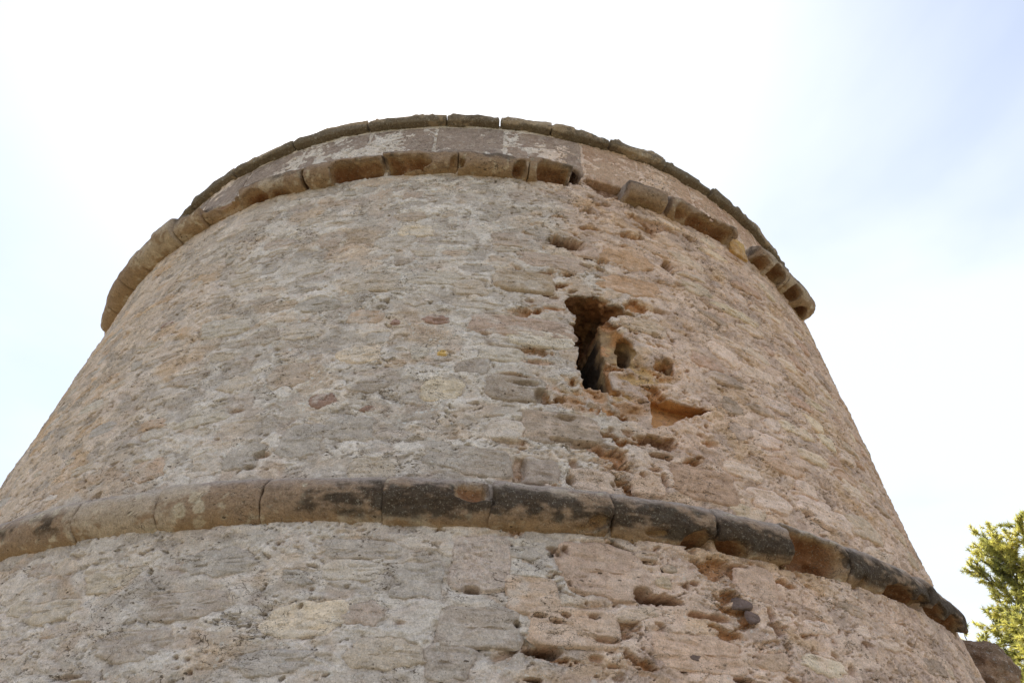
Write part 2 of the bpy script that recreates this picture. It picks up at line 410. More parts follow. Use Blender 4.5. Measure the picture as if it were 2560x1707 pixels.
LOWJ = [(-66, -59), (-59, -52), (-52, -44), (-44, -35.6), (-35.6, -26.99), (-26.99, -20.19), (-20.19, -12.87), (-12.87, -5.21), (-5.21, 1.43),
        (1.43, 9.02), (9.02, 16.49), (16.49, 22.57), (22.57, 28.2), (28.2, 39.36), (39.36, 48.6)]
UPJ = [(-66, -60), (-60, -53.5), (-53.5, -48), (-48, -44.0), (-44.0, -40.4), (-40.4, -35.6), (-35.6, -29.8), (-29.8, -20.86), (-20.86, -11.73), (-11.73, -3.53), (-3.53, 4.27),
       (4.27, 9.35), (15.87, 20.7), (21.4, 31.2), (35.6, 41.8), (41.8, 50.0)]
def heightfield(us, zs, k, feats=True):
    """outward offset and albedo of the mortar skin on a regular (u,z) grid"""
    U, Z = np.meshgrid(us.astype(f32), zs.astype(f32), indexing='ij')
    th = np.degrees(U / RREF)
    sd = 1 if k == 'U' else 40
    h = H0(U, Z, k)
    wu = U + 0.07 * fb2(U * 3.1, Z * 3.1, 3, sd + 5); wz = Z + 0.05 * fb2(U * 3.1, Z * 3.1, 3, sd + 6)
    big = fb2(U * 0.8, Z * 1.1, 3, sd + 10)
    B = fb2(wu * 2.6, wz * 4.2, 5, sd + 12, .55)
    B2 = fb2(wu * 3.4, wz * 5.0, 5, sd + 17, .55)
    B3 = fb2(wu * 7.0, wz * 11.0, 4, sd + 22, .55)
    fine = fb2(U * 22, Z * 30, 3, sd + 27, .6)
    lam = fb2(wu * 7, Z * 42 + 2.0 * B, 3, sd + 31, .6)            # thin horizontal flaking
    right = ss(3, 17, th + 7 * big) if k == 'U' else ss(2, 13, th + 8 * big)
    left = ss(-22, -40, th + 6 * big)
    # relief: thin layers that flaked off, ragged edges, dashes, pits
    pale = ss(.10, .135, B + .05 * fine); pale2 = ss(.16, .19, B3 + .3 * B2)
    dk = ss(.16, .195, B2 + .06 * fine)
    h += 0.0055 * pale - 0.006 * dk + 0.0035 * pale2 + 0.0012 * fine + 0.0014 * B3
    lm = (0.25 + 0.75 * ss(-.1, .35, fb2(U * 1.5, Z * 2.0, 2, sd + 35))) * (1 - .35 * right)
    h += 0.0020 * lam * lm
    h -= lm * 0.022 * ss(.40, .47, lam) * ss(.0, .15, fb2(U * 4, Z * 5, 2, sd + 36))
    st = ss(-.05, .25, fb2(U * 1.2, Z * 1.6, 2, sd + 38))
    # shingled flakes: slow swell upwards, abrupt drop at a ragged lip
    for fq, sw, am, sq in ((3.4, 2.3, .006, 45), (6.5, 3.0, .0045, 47)):
        ph = Z * fq + sw * fb2(wu * 1.7, wz * 2.3, 4, sd + sq, .55)
        saw = 1 - (ph - np.floor(ph)); edge = ss(0, .05, 1 - saw)
        h += am * (saw * edge - .5) * (.35 + .6 * right * (k == 'U')) * ss(-.1, .2, fb2(U * 2.1, Z * 2.7, 2, sd + sq + 1))
    rg = fb2(wu * 5.0, wz * 12.0, 4, sd + 44, .6)
    h += (0.0008 + 0.0024 * right * (k == 'U')) * (np.tanh(rg * 14))
    crack = np.abs(fb2(wu * 3.2, wz * 4.4, 4, sd + 50, .55)); cm = ss(.08, .25, fb2(U * 2.3, Z * 2.6, 3, sd + 53))
    h -= 0.024 * cm * (1 - ss(.003, .013, crack))
    crack2 = np.abs(fb2(wu * 7.5, wz * 9, 3, sd + 55)); cm2 = ss(.12, .3, fb2(U * 3.0 + 3, Z * 3.3, 3, sd + 56)) * (.35 + .65 * right)
    h -= 0.016 * cm2 * (1 - ss(.006, .024, crack2))
    ru = U + .07 * fb2(U * 3.1, Z * 3.1, 3, sd + 5) + .02 * fb2(U * 24, Z * 30, 2, sd + 110, .7); rz = Z + .05 * fb2(U * 3.1, Z * 3.1, 3, sd + 6) + .013 * fb2(U * 24 + 7, Z * 30, 2, sd + 112, .7)
    F1, F2, rid = worley2(ru * 11, rz * 21, sd); pr = .08 + .20 * np.maximum(0, rid - .74) / .26
    st = np.maximum(st, .85 * right); pit = (rid > .74 - .20 * right) * (1 - ss(pr * .72, pr, F1)) * st
    h -= 0.045 * pit
    F1, F2, rid = worley2(ru * 26, rz * 46, sd + 3)
    pm = ss(.26, .46, fb2(U * 1.9, Z * 2.4, 3, sd + 58)); pit2 = (rid > .55) * (1 - ss(.18, .30, F1)) * pm
    h -= 0.016 * pit2
    # thin plates with ragged, crisp borders
    ru = wu + .016 * fb2(U * 14, Z * 14, 3, sd + 100, .65); rz = wz + .010 * fb2(U * 14 + 5, Z * 16, 3, sd + 103, .65)
    pls = 0
    for fu, fz, am, q_ in ((4.2, 8.0, .0046, 11), (9.5, 20.0, .0034, 13)):
        F1, F2, rid = worley2(ru * fu, rz * fz, sd + q_)
        pm_ = ss(-.12, .12, fb2(U * 1.7, Z * 2.1, 2, sd + 105 + q_))
        h += am * (rid - .5) * 2 * (.30 + .40 * right) * pm_
        h -= (.004 + .007 * right) * pm_ * (1 - ss(.02, .07, F2 - F1)) * (rid > .45)
        pls = pls + (rid - .5) * pm_
    # badly worn zone round and below the window: faces lost, ragged hollows
    if k == 'U': me = np.exp(-((th - 11) / 8.5) ** 2) * (1 - ss(5.3, 6.0, Z)) + .8 * np.exp(-((th - 15) / 7) ** 2 - ((Z - 5.95) / .3) ** 2)
    else: me = np.exp(-((th - 13) / 11) ** 2)
    nE = fb2(wu * 3.6, wz * 8.5, 5, sd + 90, .58) + .10 * lam
    er = ss(.30, .315, nE + .12 * me) * ss(.2, .5, me); er2 = ss(.44, .455, nE + .10 * me) * ss(.25, .6, me)
    h -= .012 * er + .055 * er2 + .006 * er * fb2(U * 16, Z * 22, 3, sd + 95, .6)
    # albedo
    n1 = fb2(U * 2.2, Z * 3.0, 4, sd + 60, .6); n2 = fb2(U * 6, Z * 9, 4, sd + 64, .65)
    c = cmix(np.broadcast_to(C_GREY, U.shape + (3,)).astype(f32), C_LTAN, left)
    c = cmix(c, C_WARM, right * (.85 + .3 * n1))
    c = cmix(c, C_LTAN, ss(.05, .4, n1) * .6 * (1 - right))
    pc = cmix(np.broadcast_to(C_PALE, U.shape + (3,)).astype(f32), C_PALEW, np.maximum(right, left * .6))
    core = np.exp(-((th + 9) / 17) ** 2) if k == 'U' else 0.12 * np.ones_like(th)
    c = cmix(c, pc, pale * (.30 + .42 * core)); c = cmix(c, pc, pale2 * (.18 + .35 * core))
    c = cmix(c, C_DGREY, dk * .75 * (1 - .75 * right)); c = cmix(c, C_PINK, dk * .5 * right)
    orn = ss(.22, .42, fb2(wu * 1.9, wz * 3.2, 4, sd + 70)); c = cmix(c, C_ORNG, orn * (.30 + .35 * left + .25 * right))
    pk = ss(.20, .34, fb2(wu * 3.3, wz * 6.2, 4, sd + 75)); c = cmix(c, C_PINK, pk * (.22 + .4 * right))
    c = cmix(c, lin(186, 154, 120), er * .5); c = cmix(c, C_FRESH, er2 * .7)
    c = c * (1 + .11 * n2 + .07 * fine + .13 * pls)[..., None]
    lich = ss(-.15, .25, fb2(U * 1.1, Z * 1.5, 2, sd + 80)) * (core if k == 'U' else .6)
    if k == 'U':                                                    # bedding joint band behind the upper string course
        h -= 0.010 * ss(ZT2 - .02, ZT2 + .02, Z); c = cmix(c, pc, ss(ZT2, ZT2 + .03, Z) * .7)
    if not feats: return h, c, lich
    for a_, b_ in (UPJ if k == 'U' else ()):
        h -= .2 * ((th > a_ + .25) & (th < b_ - .25) & (Z > ZB2 + .022) & (Z < ZT2 - .022))
    for a_, b_ in LOWJ:
        h -= .2 * ((th > a_ + .25) & (th < b_ - .25) & (Z > ZB1 + .022) & (Z < ZT1 - .022))
    # stones: sunk seat and open or smeared joint
    du, dz = us[1] - us[0], zs[1] - zs[0]
    for i, s in enumerate(STONES):
        if s[0] != k: continue
        uc = math.radians(s[1]) * RREF; a = 1.35 * max(s[3], s[4] * .2) + .03; b = 1.35 * s[4] + s[3] * abs(math.sin(math.radians(s[8]))) + .03
        i0, i1 = max(0, int((uc - a - us[0]) / du)), min(len(us), int((uc + a - us[0]) / du) + 2)
        j0, j1 = max(0, int((s[2] - b - zs[0]) / dz)), min(len(zs), int((s[2] + b - zs[0]) / dz) + 2)
        if i1 <= i0 + 1 or j1 <= j0 + 1: continue
        su, sz = U[i0:i1, j0:j1], Z[i0:i1, j0:j1]
        r = srho(s, i, su, sz); e = (r - 1) * min(s[3], s[4])
        ins = 1 - ss(-.016, -.004, e)
        h[i0:i1, j0:j1] = h[i0:i1, j0:j1] * (1 - ins) + ins * (H0(su, sz, k) - .03)
        jn = np.exp(-((e - .002) / .010) ** 2) * ss(-.15, .25, pn2(su * 9, sz * 11, i * .37))
        h[i0:i1, j0:j1] -= (.004 + .0010 * s[6] + (.006 if s[7] >= 5 else 0)) * jn
        sm = np.exp(-((e - .016) / .022) ** 2) * ss(-.1, .2, pn2(su * 5, sz * 6, i * .77 + 3)) * .55
        c[i0:i1, j0:j1] = cmix(c[i0:i1, j0:j1], pc[i0:i1, j0:j1], sm)
    for i, s in enumerate(CAVS):
        if s[0] != k: continue
        uc = math.radians(s[1]) * RREF; a = 1.5 * s[3] + .03; b = 1.5 * s[4] + .03
        i0, i1 = max(0, int((uc - a - us[0]) / du)), min(len(us), int((uc + a - us[0]) / du) + 2)
        j0, j1 = max(0, int((s[2] - b - zs[0]) / dz)), min(len(zs), int((s[2] + b - zs[0]) / dz) + 2)
        if i1 <= i0 + 1 or j1 <= j0 + 1: continue
        su, sz = U[i0:i1, j0:j1], Z[i0:i1, j0:j1]
        p = s[7]
        r = (np.abs((su - uc) / s[3]) ** p + np.abs((sz - s[2]) / s[4]) ** p) ** (1 / p)
        r = r * (1 + .32 * fb2(su * 7, sz * 9, 3, 33 + i) + .26 * fb2(su * 24, sz * 30, 3, 63 + i, .65))
        e = (1 - r) * min(s[3], s[4])
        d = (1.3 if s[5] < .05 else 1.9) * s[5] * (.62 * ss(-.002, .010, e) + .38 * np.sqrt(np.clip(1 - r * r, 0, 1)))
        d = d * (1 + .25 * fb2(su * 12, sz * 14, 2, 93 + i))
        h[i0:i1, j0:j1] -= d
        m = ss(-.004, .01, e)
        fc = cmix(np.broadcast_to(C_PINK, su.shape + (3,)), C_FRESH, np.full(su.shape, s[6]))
        fc = cmix(fc, C_SHADE, ss(.03, .11, d) * .85)  # painted shade: cavity colour darkens with depth
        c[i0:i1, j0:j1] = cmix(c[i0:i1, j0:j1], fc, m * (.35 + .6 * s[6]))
        lich[i0:i1, j0:j1] *= 1 - m
    return h, c, lich

# ------------------------------------------------------------------ mesh helpers
COL = sc.collection
def mesh_obj(name, V, Q, mat, parent=None, col=None, lich=None, smooth=True):
    V = np.ascontiguousarray(V, f32); Q = np.ascontiguousarray(Q, np.int32)
    me = bpy.data.meshes.new(name)
    n = Q.shape[1]
    me.vertices.add(len(V)); me.vertices.foreach_set('co', V.ravel())
    me.loops.add(Q.size); me.loops.foreach_set('vertex_index', Q.ravel())
    me.polygons.add(len(Q)); me.polygons.foreach_set('loop_start', np.arange(0, Q.size, n, dtype=np.int32))
    me.polygons.foreach_set('loop_total', np.full(len(Q), n, np.int32))
    me.polygons.foreach_set('use_smooth', np.full(len(Q), smooth, bool))
    me.update(calc_edges=True)
    if col is not None:
        a = me.attributes.new('Col', 'FLOAT_COLOR', 'POINT')
        rgba = np.ones((len(V), 4), f32); rgba[:, :3] = np.clip(col, 0.01, 0.9); a.data.foreach_set('color', rgba.ravel())
    if lich is not None:
        a = me.attributes.new('Lich', 'FLOAT', 'POINT'); a.data.foreach_set('value', np.ascontiguousarray(lich, f32).ravel())
    me.materials.append(mat)
    o = bpy.data.objects.new(name, me); COL.objects.link(o)
    if parent is not None: o.parent = parent
    return o
def gridq(nx, ny, off=0, keep=None):
    i, j = np.meshgrid(np.arange(nx - 1), np.arange(ny - 1), indexing='ij')
    a = i * ny + j
    q = np.stack([a, a + ny, a + ny + 1, a + 1], -1)
    q = q[keep] if keep is not None else q.reshape(-1, 4)
    return q + off
def polar(U, Z, Rr):
    t = U / RREF
    return np.stack([Rr * np.sin(t), -Rr * np.cos(t), Z], -1)
def surface_nets(F, flip=False):
    """vertices (index space) and quads of the zero level of a 3-D array (negative = solid)"""
    nx, ny, nz = F.shape; s = F < 0
    cnt = np.zeros((nx - 1, ny - 1, nz - 1), np.int8)
    for i in (0, 1):
        for j in (0, 1):
            for k in (0, 1): cnt += s[i:nx - 1 + i, j:ny - 1 + j, k:nz - 1 + k]
    act = (cnt > 0) & (cnt < 8)
    ci = np.argwhere(act); idx = np.full(act.shape, -1, np.int32); idx[act] = np.arange(len(ci))
    pos = np.zeros((len(ci), 3)); num = np.zeros(len(ci))
    cr = [(i, j, k) for i in (0, 1) for j in (0, 1) for k in (0, 1)]
    for a in cr:
        for ax in range(3):
            if a[ax]: continue
            b = list(a); b[ax] = 1
            fa = F[ci[:, 0] + a[0], ci[:, 1] + a[1], ci[:, 2] + a[2]]; fb = F[ci[:, 0] + b[0], ci[:, 1] + b[1], ci[:, 2] + b[2]]
            m = (fa < 0) != (fb < 0)
            t = np.where(m, fa / np.where(m, fa - fb, 1), 0)
            p = np.array(a, float)[None] + 0; p = np.repeat(p, len(ci), 0); p[:, ax] += t
            pos[m] += p[m]; num[m] += 1
    V = ci + pos / num[:, None]
    Q = []
    for ax in range(3):
        o1, o2 = [(1, 2), (2, 0), (0, 1)][ax]
        A = np.moveaxis(s, (ax, o1, o2), (0, 1, 2)); I = np.moveaxis(idx, (ax, o1, o2), (0, 1, 2))
        e = A[:-1, 1:-1, 1:-1] != A[1:, 1:-1, 1:-1]
        w_ = np.argwhere(e); x, y, z = w_[:, 0], w_[:, 1] + 1, w_[:, 2] + 1
        q = np.stack([I[x, y - 1, z - 1], I[x, y, z - 1], I[x, y, z], I[x, y - 1, z]], -1)
        inv = ~A[x, y, z]
        q[inv] = q[inv][:, ::-1]
        Q.append(q)
    Q = np.concatenate(Q)
    if flip: Q = Q[:, ::-1]
    return V, Q[(Q >= 0).all(1)]

# ------------------------------------------------------------------ materials
def new_mat(name):
    m = bpy.data.materials.new(name); m.use_nodes = True; t = m.node_tree; t.nodes.clear()
    out = N(t, 'ShaderNodeOutputMaterial'); b = N(t, 'ShaderNodeBsdfPrincipled'); t.links.new(b.outputs[0], out.inputs[0])
    return m, t, b
def noise(t, vec, scale, detail=4, rough=.55, dist=0.0):
    n = N(t, 'ShaderNodeTexNoise'); t.links.new(vec, n.inputs['Vector'])
    n.inputs['Scale'].default_value = scale; n.inputs['Detail'].default_value = detail
    n.inputs['Roughness'].default_value = rough; n.inputs['Distortion'].default_value = dist
    return n.outputs['Fac']
def make_masonry(name, bump=1.0, bright=1.25, mottle=False):
    m, t, b = new_mat(name)
    geo = N(t, 'ShaderNodeNewGeometry'); P = geo.outputs['Position']
    at = N(t, 'ShaderNodeAttribute', attribute_name='Col'); la = N(t, 'ShaderNodeAttribute', attribute_name='Lich')
    n1 = noise(t, P, 26, 6, .62); n2 = noise(t, P, 110, 4, .6); n3 = noise(t, P, 8, 4, .55, .6)
    n5 = noise(t, P, 320, 2, .6)
    g = mth(t, 'MULTIPLY', mrange(t, n1, .25, .75, .80, 1.20, False), mrange(t, n2, .25, .75, .74, 1.26, False))
    g = mth(t, 'MULTIPLY', g, mrange(t, n5, .25, .75, .86, 1.14, False))
    c = mixc(t, 1.0, at.outputs['Color'], mth(t, 'MULTIPLY', g, bright), 'MULTIPLY')
    c = mixc(t, 1.0, c, (1.035, .985, .99), 'MULTIPLY')      # the local limestone is slightly pinkish
    if mottle:
        c = mixc(t, mrange(t, noise(t, P, 48, 5, .7), .50, .66, 0, .55), c, mixc(t, 1.0, c, (.60, .57, .55), 'MULTIPLY'))
        c = mixc(t, mrange(t, noise(t, P, 75, 4, .7), .57, .68, 0, .45), c, tuple(lin(196, 184, 164)))
    c = mixc(t, mrange(t, n3, .54, .72, 0, .30), c, mixc(t, 1.0, c, (1.06, .95, .84), 'MULTIPLY'))
    # pale lichen rosettes and specks
    v = N(t, 'ShaderNodeTexVoronoi'); v.inputs['Scale'].default_value = 34; t.links.new(P, v.inputs['Vector'])
    sp = N(t, 'ShaderNodeSeparateColor'); t.links.new(v.outputs['Color'], sp.inputs[0])
    rad = mrange(t, sp.outputs[0], .45, 1.0, .06, .42, False)
    dd = mth(t, 'ADD', v.outputs['Distance'], mth(t, 'MULTIPLY', n2, .18))
    spot = mth(t, 'LESS_THAN', mth(t, 'SUBTRACT', dd, .09), rad)
    spot = mth(t, 'MULTIPLY', spot, mth(t, 'GREATER_THAN', sp.outputs[1], .55))
    v2 = N(t, 'ShaderNodeTexVoronoi'); v2.inputs['Scale'].default_value = 85; t.links.new(P, v2.inputs['Vector'])
    s2 = N(t, 'ShaderNodeSeparateColor'); t.links.new(v2.outputs['Color'], s2.inputs[0])
    spot2 = mth(t, 'MULTIPLY', mth(t, 'LESS_THAN', v2.outputs['Distance'], .26), mth(t, 'GREATER_THAN', s2.outputs[0], .62))
    lk = mth(t, 'MULTIPLY', mth(t, 'MAXIMUM', mth(t, 'MULTIPLY', spot, .6), mth(t, 'MULTIPLY', spot2, .75)), la.outputs['Fac'], clamp=True)
    c = mixc(t, lk, c, tuple(lin(226, 224, 218)))
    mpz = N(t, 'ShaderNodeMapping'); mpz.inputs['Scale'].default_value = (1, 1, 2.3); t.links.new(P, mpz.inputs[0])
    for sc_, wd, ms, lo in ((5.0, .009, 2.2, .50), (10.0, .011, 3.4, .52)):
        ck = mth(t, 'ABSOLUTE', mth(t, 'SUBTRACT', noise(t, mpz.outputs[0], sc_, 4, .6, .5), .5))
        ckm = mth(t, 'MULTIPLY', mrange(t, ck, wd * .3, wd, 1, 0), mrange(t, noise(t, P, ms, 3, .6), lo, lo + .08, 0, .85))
        c = mixc(t, ckm, c, tuple(lin(92, 79, 66)))  # thin dark lines painted in for the shade inside cracks
    # tiny dark specks: black lichen, and painted shade of pits too small to model
    n4 = noise(t, P, 190, 2, .5)
    c = mixc(t, mrange(t, n4, .61, .70, 0, .55), c, tuple(lin(88, 77, 66)))
    # flat dark marks painted for the shade in small pits, longer than high
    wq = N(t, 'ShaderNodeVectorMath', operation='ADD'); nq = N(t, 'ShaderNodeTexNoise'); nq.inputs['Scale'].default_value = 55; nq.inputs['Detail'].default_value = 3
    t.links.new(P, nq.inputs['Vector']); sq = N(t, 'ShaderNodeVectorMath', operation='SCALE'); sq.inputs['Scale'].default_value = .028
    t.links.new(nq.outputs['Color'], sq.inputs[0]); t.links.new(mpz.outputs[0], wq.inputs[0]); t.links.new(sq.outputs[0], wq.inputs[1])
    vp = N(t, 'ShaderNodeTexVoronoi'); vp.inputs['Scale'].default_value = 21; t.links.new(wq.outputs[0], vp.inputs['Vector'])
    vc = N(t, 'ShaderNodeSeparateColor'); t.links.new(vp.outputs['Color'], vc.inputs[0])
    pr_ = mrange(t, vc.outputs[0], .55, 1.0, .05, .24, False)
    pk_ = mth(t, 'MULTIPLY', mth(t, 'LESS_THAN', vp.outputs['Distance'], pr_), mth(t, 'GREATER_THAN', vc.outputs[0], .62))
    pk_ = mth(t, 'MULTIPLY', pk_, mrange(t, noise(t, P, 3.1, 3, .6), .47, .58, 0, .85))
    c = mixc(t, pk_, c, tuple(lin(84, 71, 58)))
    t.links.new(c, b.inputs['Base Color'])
    b.inputs['Roughness'].default_value = .95; b.inputs['Specular IOR Level'].default_value = .15
    for fs, fa in ((16.0, .55), (42.0, .32)):
        pv = N(t, 'ShaderNodeTexVoronoi'); pv.inputs['Scale'].default_value = fs
        wp = N(t, 'ShaderNodeVectorMath', operation='ADD'); nz = N(t, 'ShaderNodeTexNoise'); nz.inputs['Scale'].default_value = fs * 1.1; nz.inputs['Detail'].default_value = 4
        t.links.new(P, nz.inputs['Vector']); sv = N(t, 'ShaderNodeVectorMath', operation='SCALE'); sv.inputs['Scale'].default_value = 1.1 / fs
        t.links.new(nz.outputs['Color'], sv.inputs[0]); t.links.new(mpz.outputs[0], wp.inputs[0]); t.links.new(sv.outputs[0], wp.inputs[1]); t.links.new(wp.outputs[0], pv.inputs['Vector'])
        pc_ = N(t, 'ShaderNodeSeparateColor'); t.links.new(pv.outputs['Color'], pc_.inputs[0])
        plates = mth(t, 'MULTIPLY', pc_.outputs[0], fa) if fs < 20 else mth(t, 'ADD', plates, mth(t, 'MULTIPLY', pc_.outputs[0], fa))
    hsum = mth(t, 'ADD', mth(t, 'MULTIPLY', noise(t, P, 40, 7, .68), .8), mth(t, 'ADD', plates, mth(t, 'MULTIPLY', n2, .25)))
    bp = N(t, 'ShaderNodeBump'); bp.inputs['Strength'].default_value = .85 * bump; bp.inputs['Distance'].default_value = .014
    t.links.new(hsum, bp.inputs['Height']); t.links.new(bp.outputs[0], b.inputs['Normal'])
    return m
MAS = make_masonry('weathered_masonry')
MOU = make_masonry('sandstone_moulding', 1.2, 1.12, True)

# ------------------------------------------------------------------ ground
def make_ground():
    m, t, b = new_mat('dry_earth')
    geo = N(t, 'ShaderNodeNewGeometry'); P = geo.outputs['Position']
    c = mixc(t, mrange(t, noise(t, P, .35, 6, .6), .35, .65), tuple(lin(126, 118, 98)), tuple(lin(96, 96, 74)))
    c = mixc(t, mrange(t, noise(t, P, 6, 5, .6), .55, .75, 0, .6), c, tuple(lin(156, 148, 130)))
    t.links.new(c, b.inputs['Base Color']); b.inputs['Roughness'].default_value = 1.0
    bp = N(t, 'ShaderNodeBump'); bp.inputs['Distance'].default_value = .03
    t.links.new(noise(t, P, 14, 6, .65), bp.inputs['Height']); t.links.new(bp.outputs[0], b.inputs['Normal'])
    x = np.concatenate([-np.geomspace(2500, 14, 22), np.linspace(-13, 13, 53), np.geomspace(14, 2500, 22)])
    X, Y = np.meshgrid(x, x, indexing='ij'); n = len(x)
    r = np.hypot(X, Y)
    Zg = (.10 * fb2(X * .35, Y * .35, 3, 7) * ss(6, 10, r) + .9 * fb2(X * .03, Y * .03, 3, 8) * ss(25, 120, r))
    o = mesh_obj('ground', np.stack([X, Y, Zg], -1).reshape(-1, 3), gridq(n, n), m)
    o['kind'] = 'structure'
    return o
make_ground()

# ------------------------------------------------------------------ the tower
tower = bpy.data.objects.new('stone_tower', None); COL.objects.link(tower)
tower['label'] = 'round tapering stone watchtower with two string courses and a broken window'
tower['category'] = 'tower'

def build_wall(name, k, zlo, zhi, step, tmax, extra):
    us = np.arange(-math.radians(tmax) * RREF, math.radians(tmax) * RREF + step[0], step[0])
    zs = np.arange(zlo, zhi + step[1], step[1])
    h, c, l = heightfield(us, zs, k)
    U, Z = np.meshgrid(us, zs, indexing='ij')
    Rr = (RU(Z) if k == 'U' else RL(Z)) + h
    keep = np.ones((len(us) - 1, len(zs) - 1), bool)
    if k == 'U':
        um, zm = (us[:-1] + us[1:]) / 2, (zs[:-1] + zs[1:]) / 2
        keep = ~((um[:, None] > PATCH[0] + .02) & (um[:, None] < PATCH[1] - .02) & (zm[None] > PATCH[2] + .02) & (zm[None] < PATCH[3] - .02))
    V = [polar(U, Z, Rr).reshape(-1, 3)]; Q = [gridq(len(us), len(zs), 0, keep)]
    Cc = [c.reshape(-1, 3)]; L = [l.ravel()]; off = len(V[0])
    # far side and foot, not seen in the photograph
    for (ua, ub, za, zb) in extra:
        u2 = np.linspace(ua, ub, max(3, int((ub - ua) / .06))); z2 = np.linspace(za, zb, max(3, int((zb - za) / .06)))
        h2, c2, l2 = heightfield(u2, z2, k, False)
        U2, Z2 = np.meshgrid(u2, z2, indexing='ij')
        V.append(polar(U2, Z2, (RU(Z2) if k == 'U' else RL(Z2)) + h2).reshape(-1, 3)); Q.append(gridq(len(u2), len(z2), off))
        Cc.append(c2.reshape(-1, 3)); L.append(l2.ravel()); off += len(V[-1])
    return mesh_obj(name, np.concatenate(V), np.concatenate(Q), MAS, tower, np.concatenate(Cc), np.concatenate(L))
UT = math.radians(60) * RREF; UP = math.pi * RREF
upper = build_wall('upper_wall', 'U', ZT1 - .135, ZB3 + .05, (.0081, .0061), 60, [(UT - .01, 2 * UP - UT + .01, ZT1 - .12, ZB3 + .05)])
lower = build_wall('lower_wall', 'L', 2.08, ZB1 + .14, (.0067, .0059), 60,
                   [(UT - .01, 2 * UP - UT + .01, 0, ZB1 + .12), (-UT - .01, UT + .01, 0, 2.085)])
print('walls', round(time.time() - T0, 1))

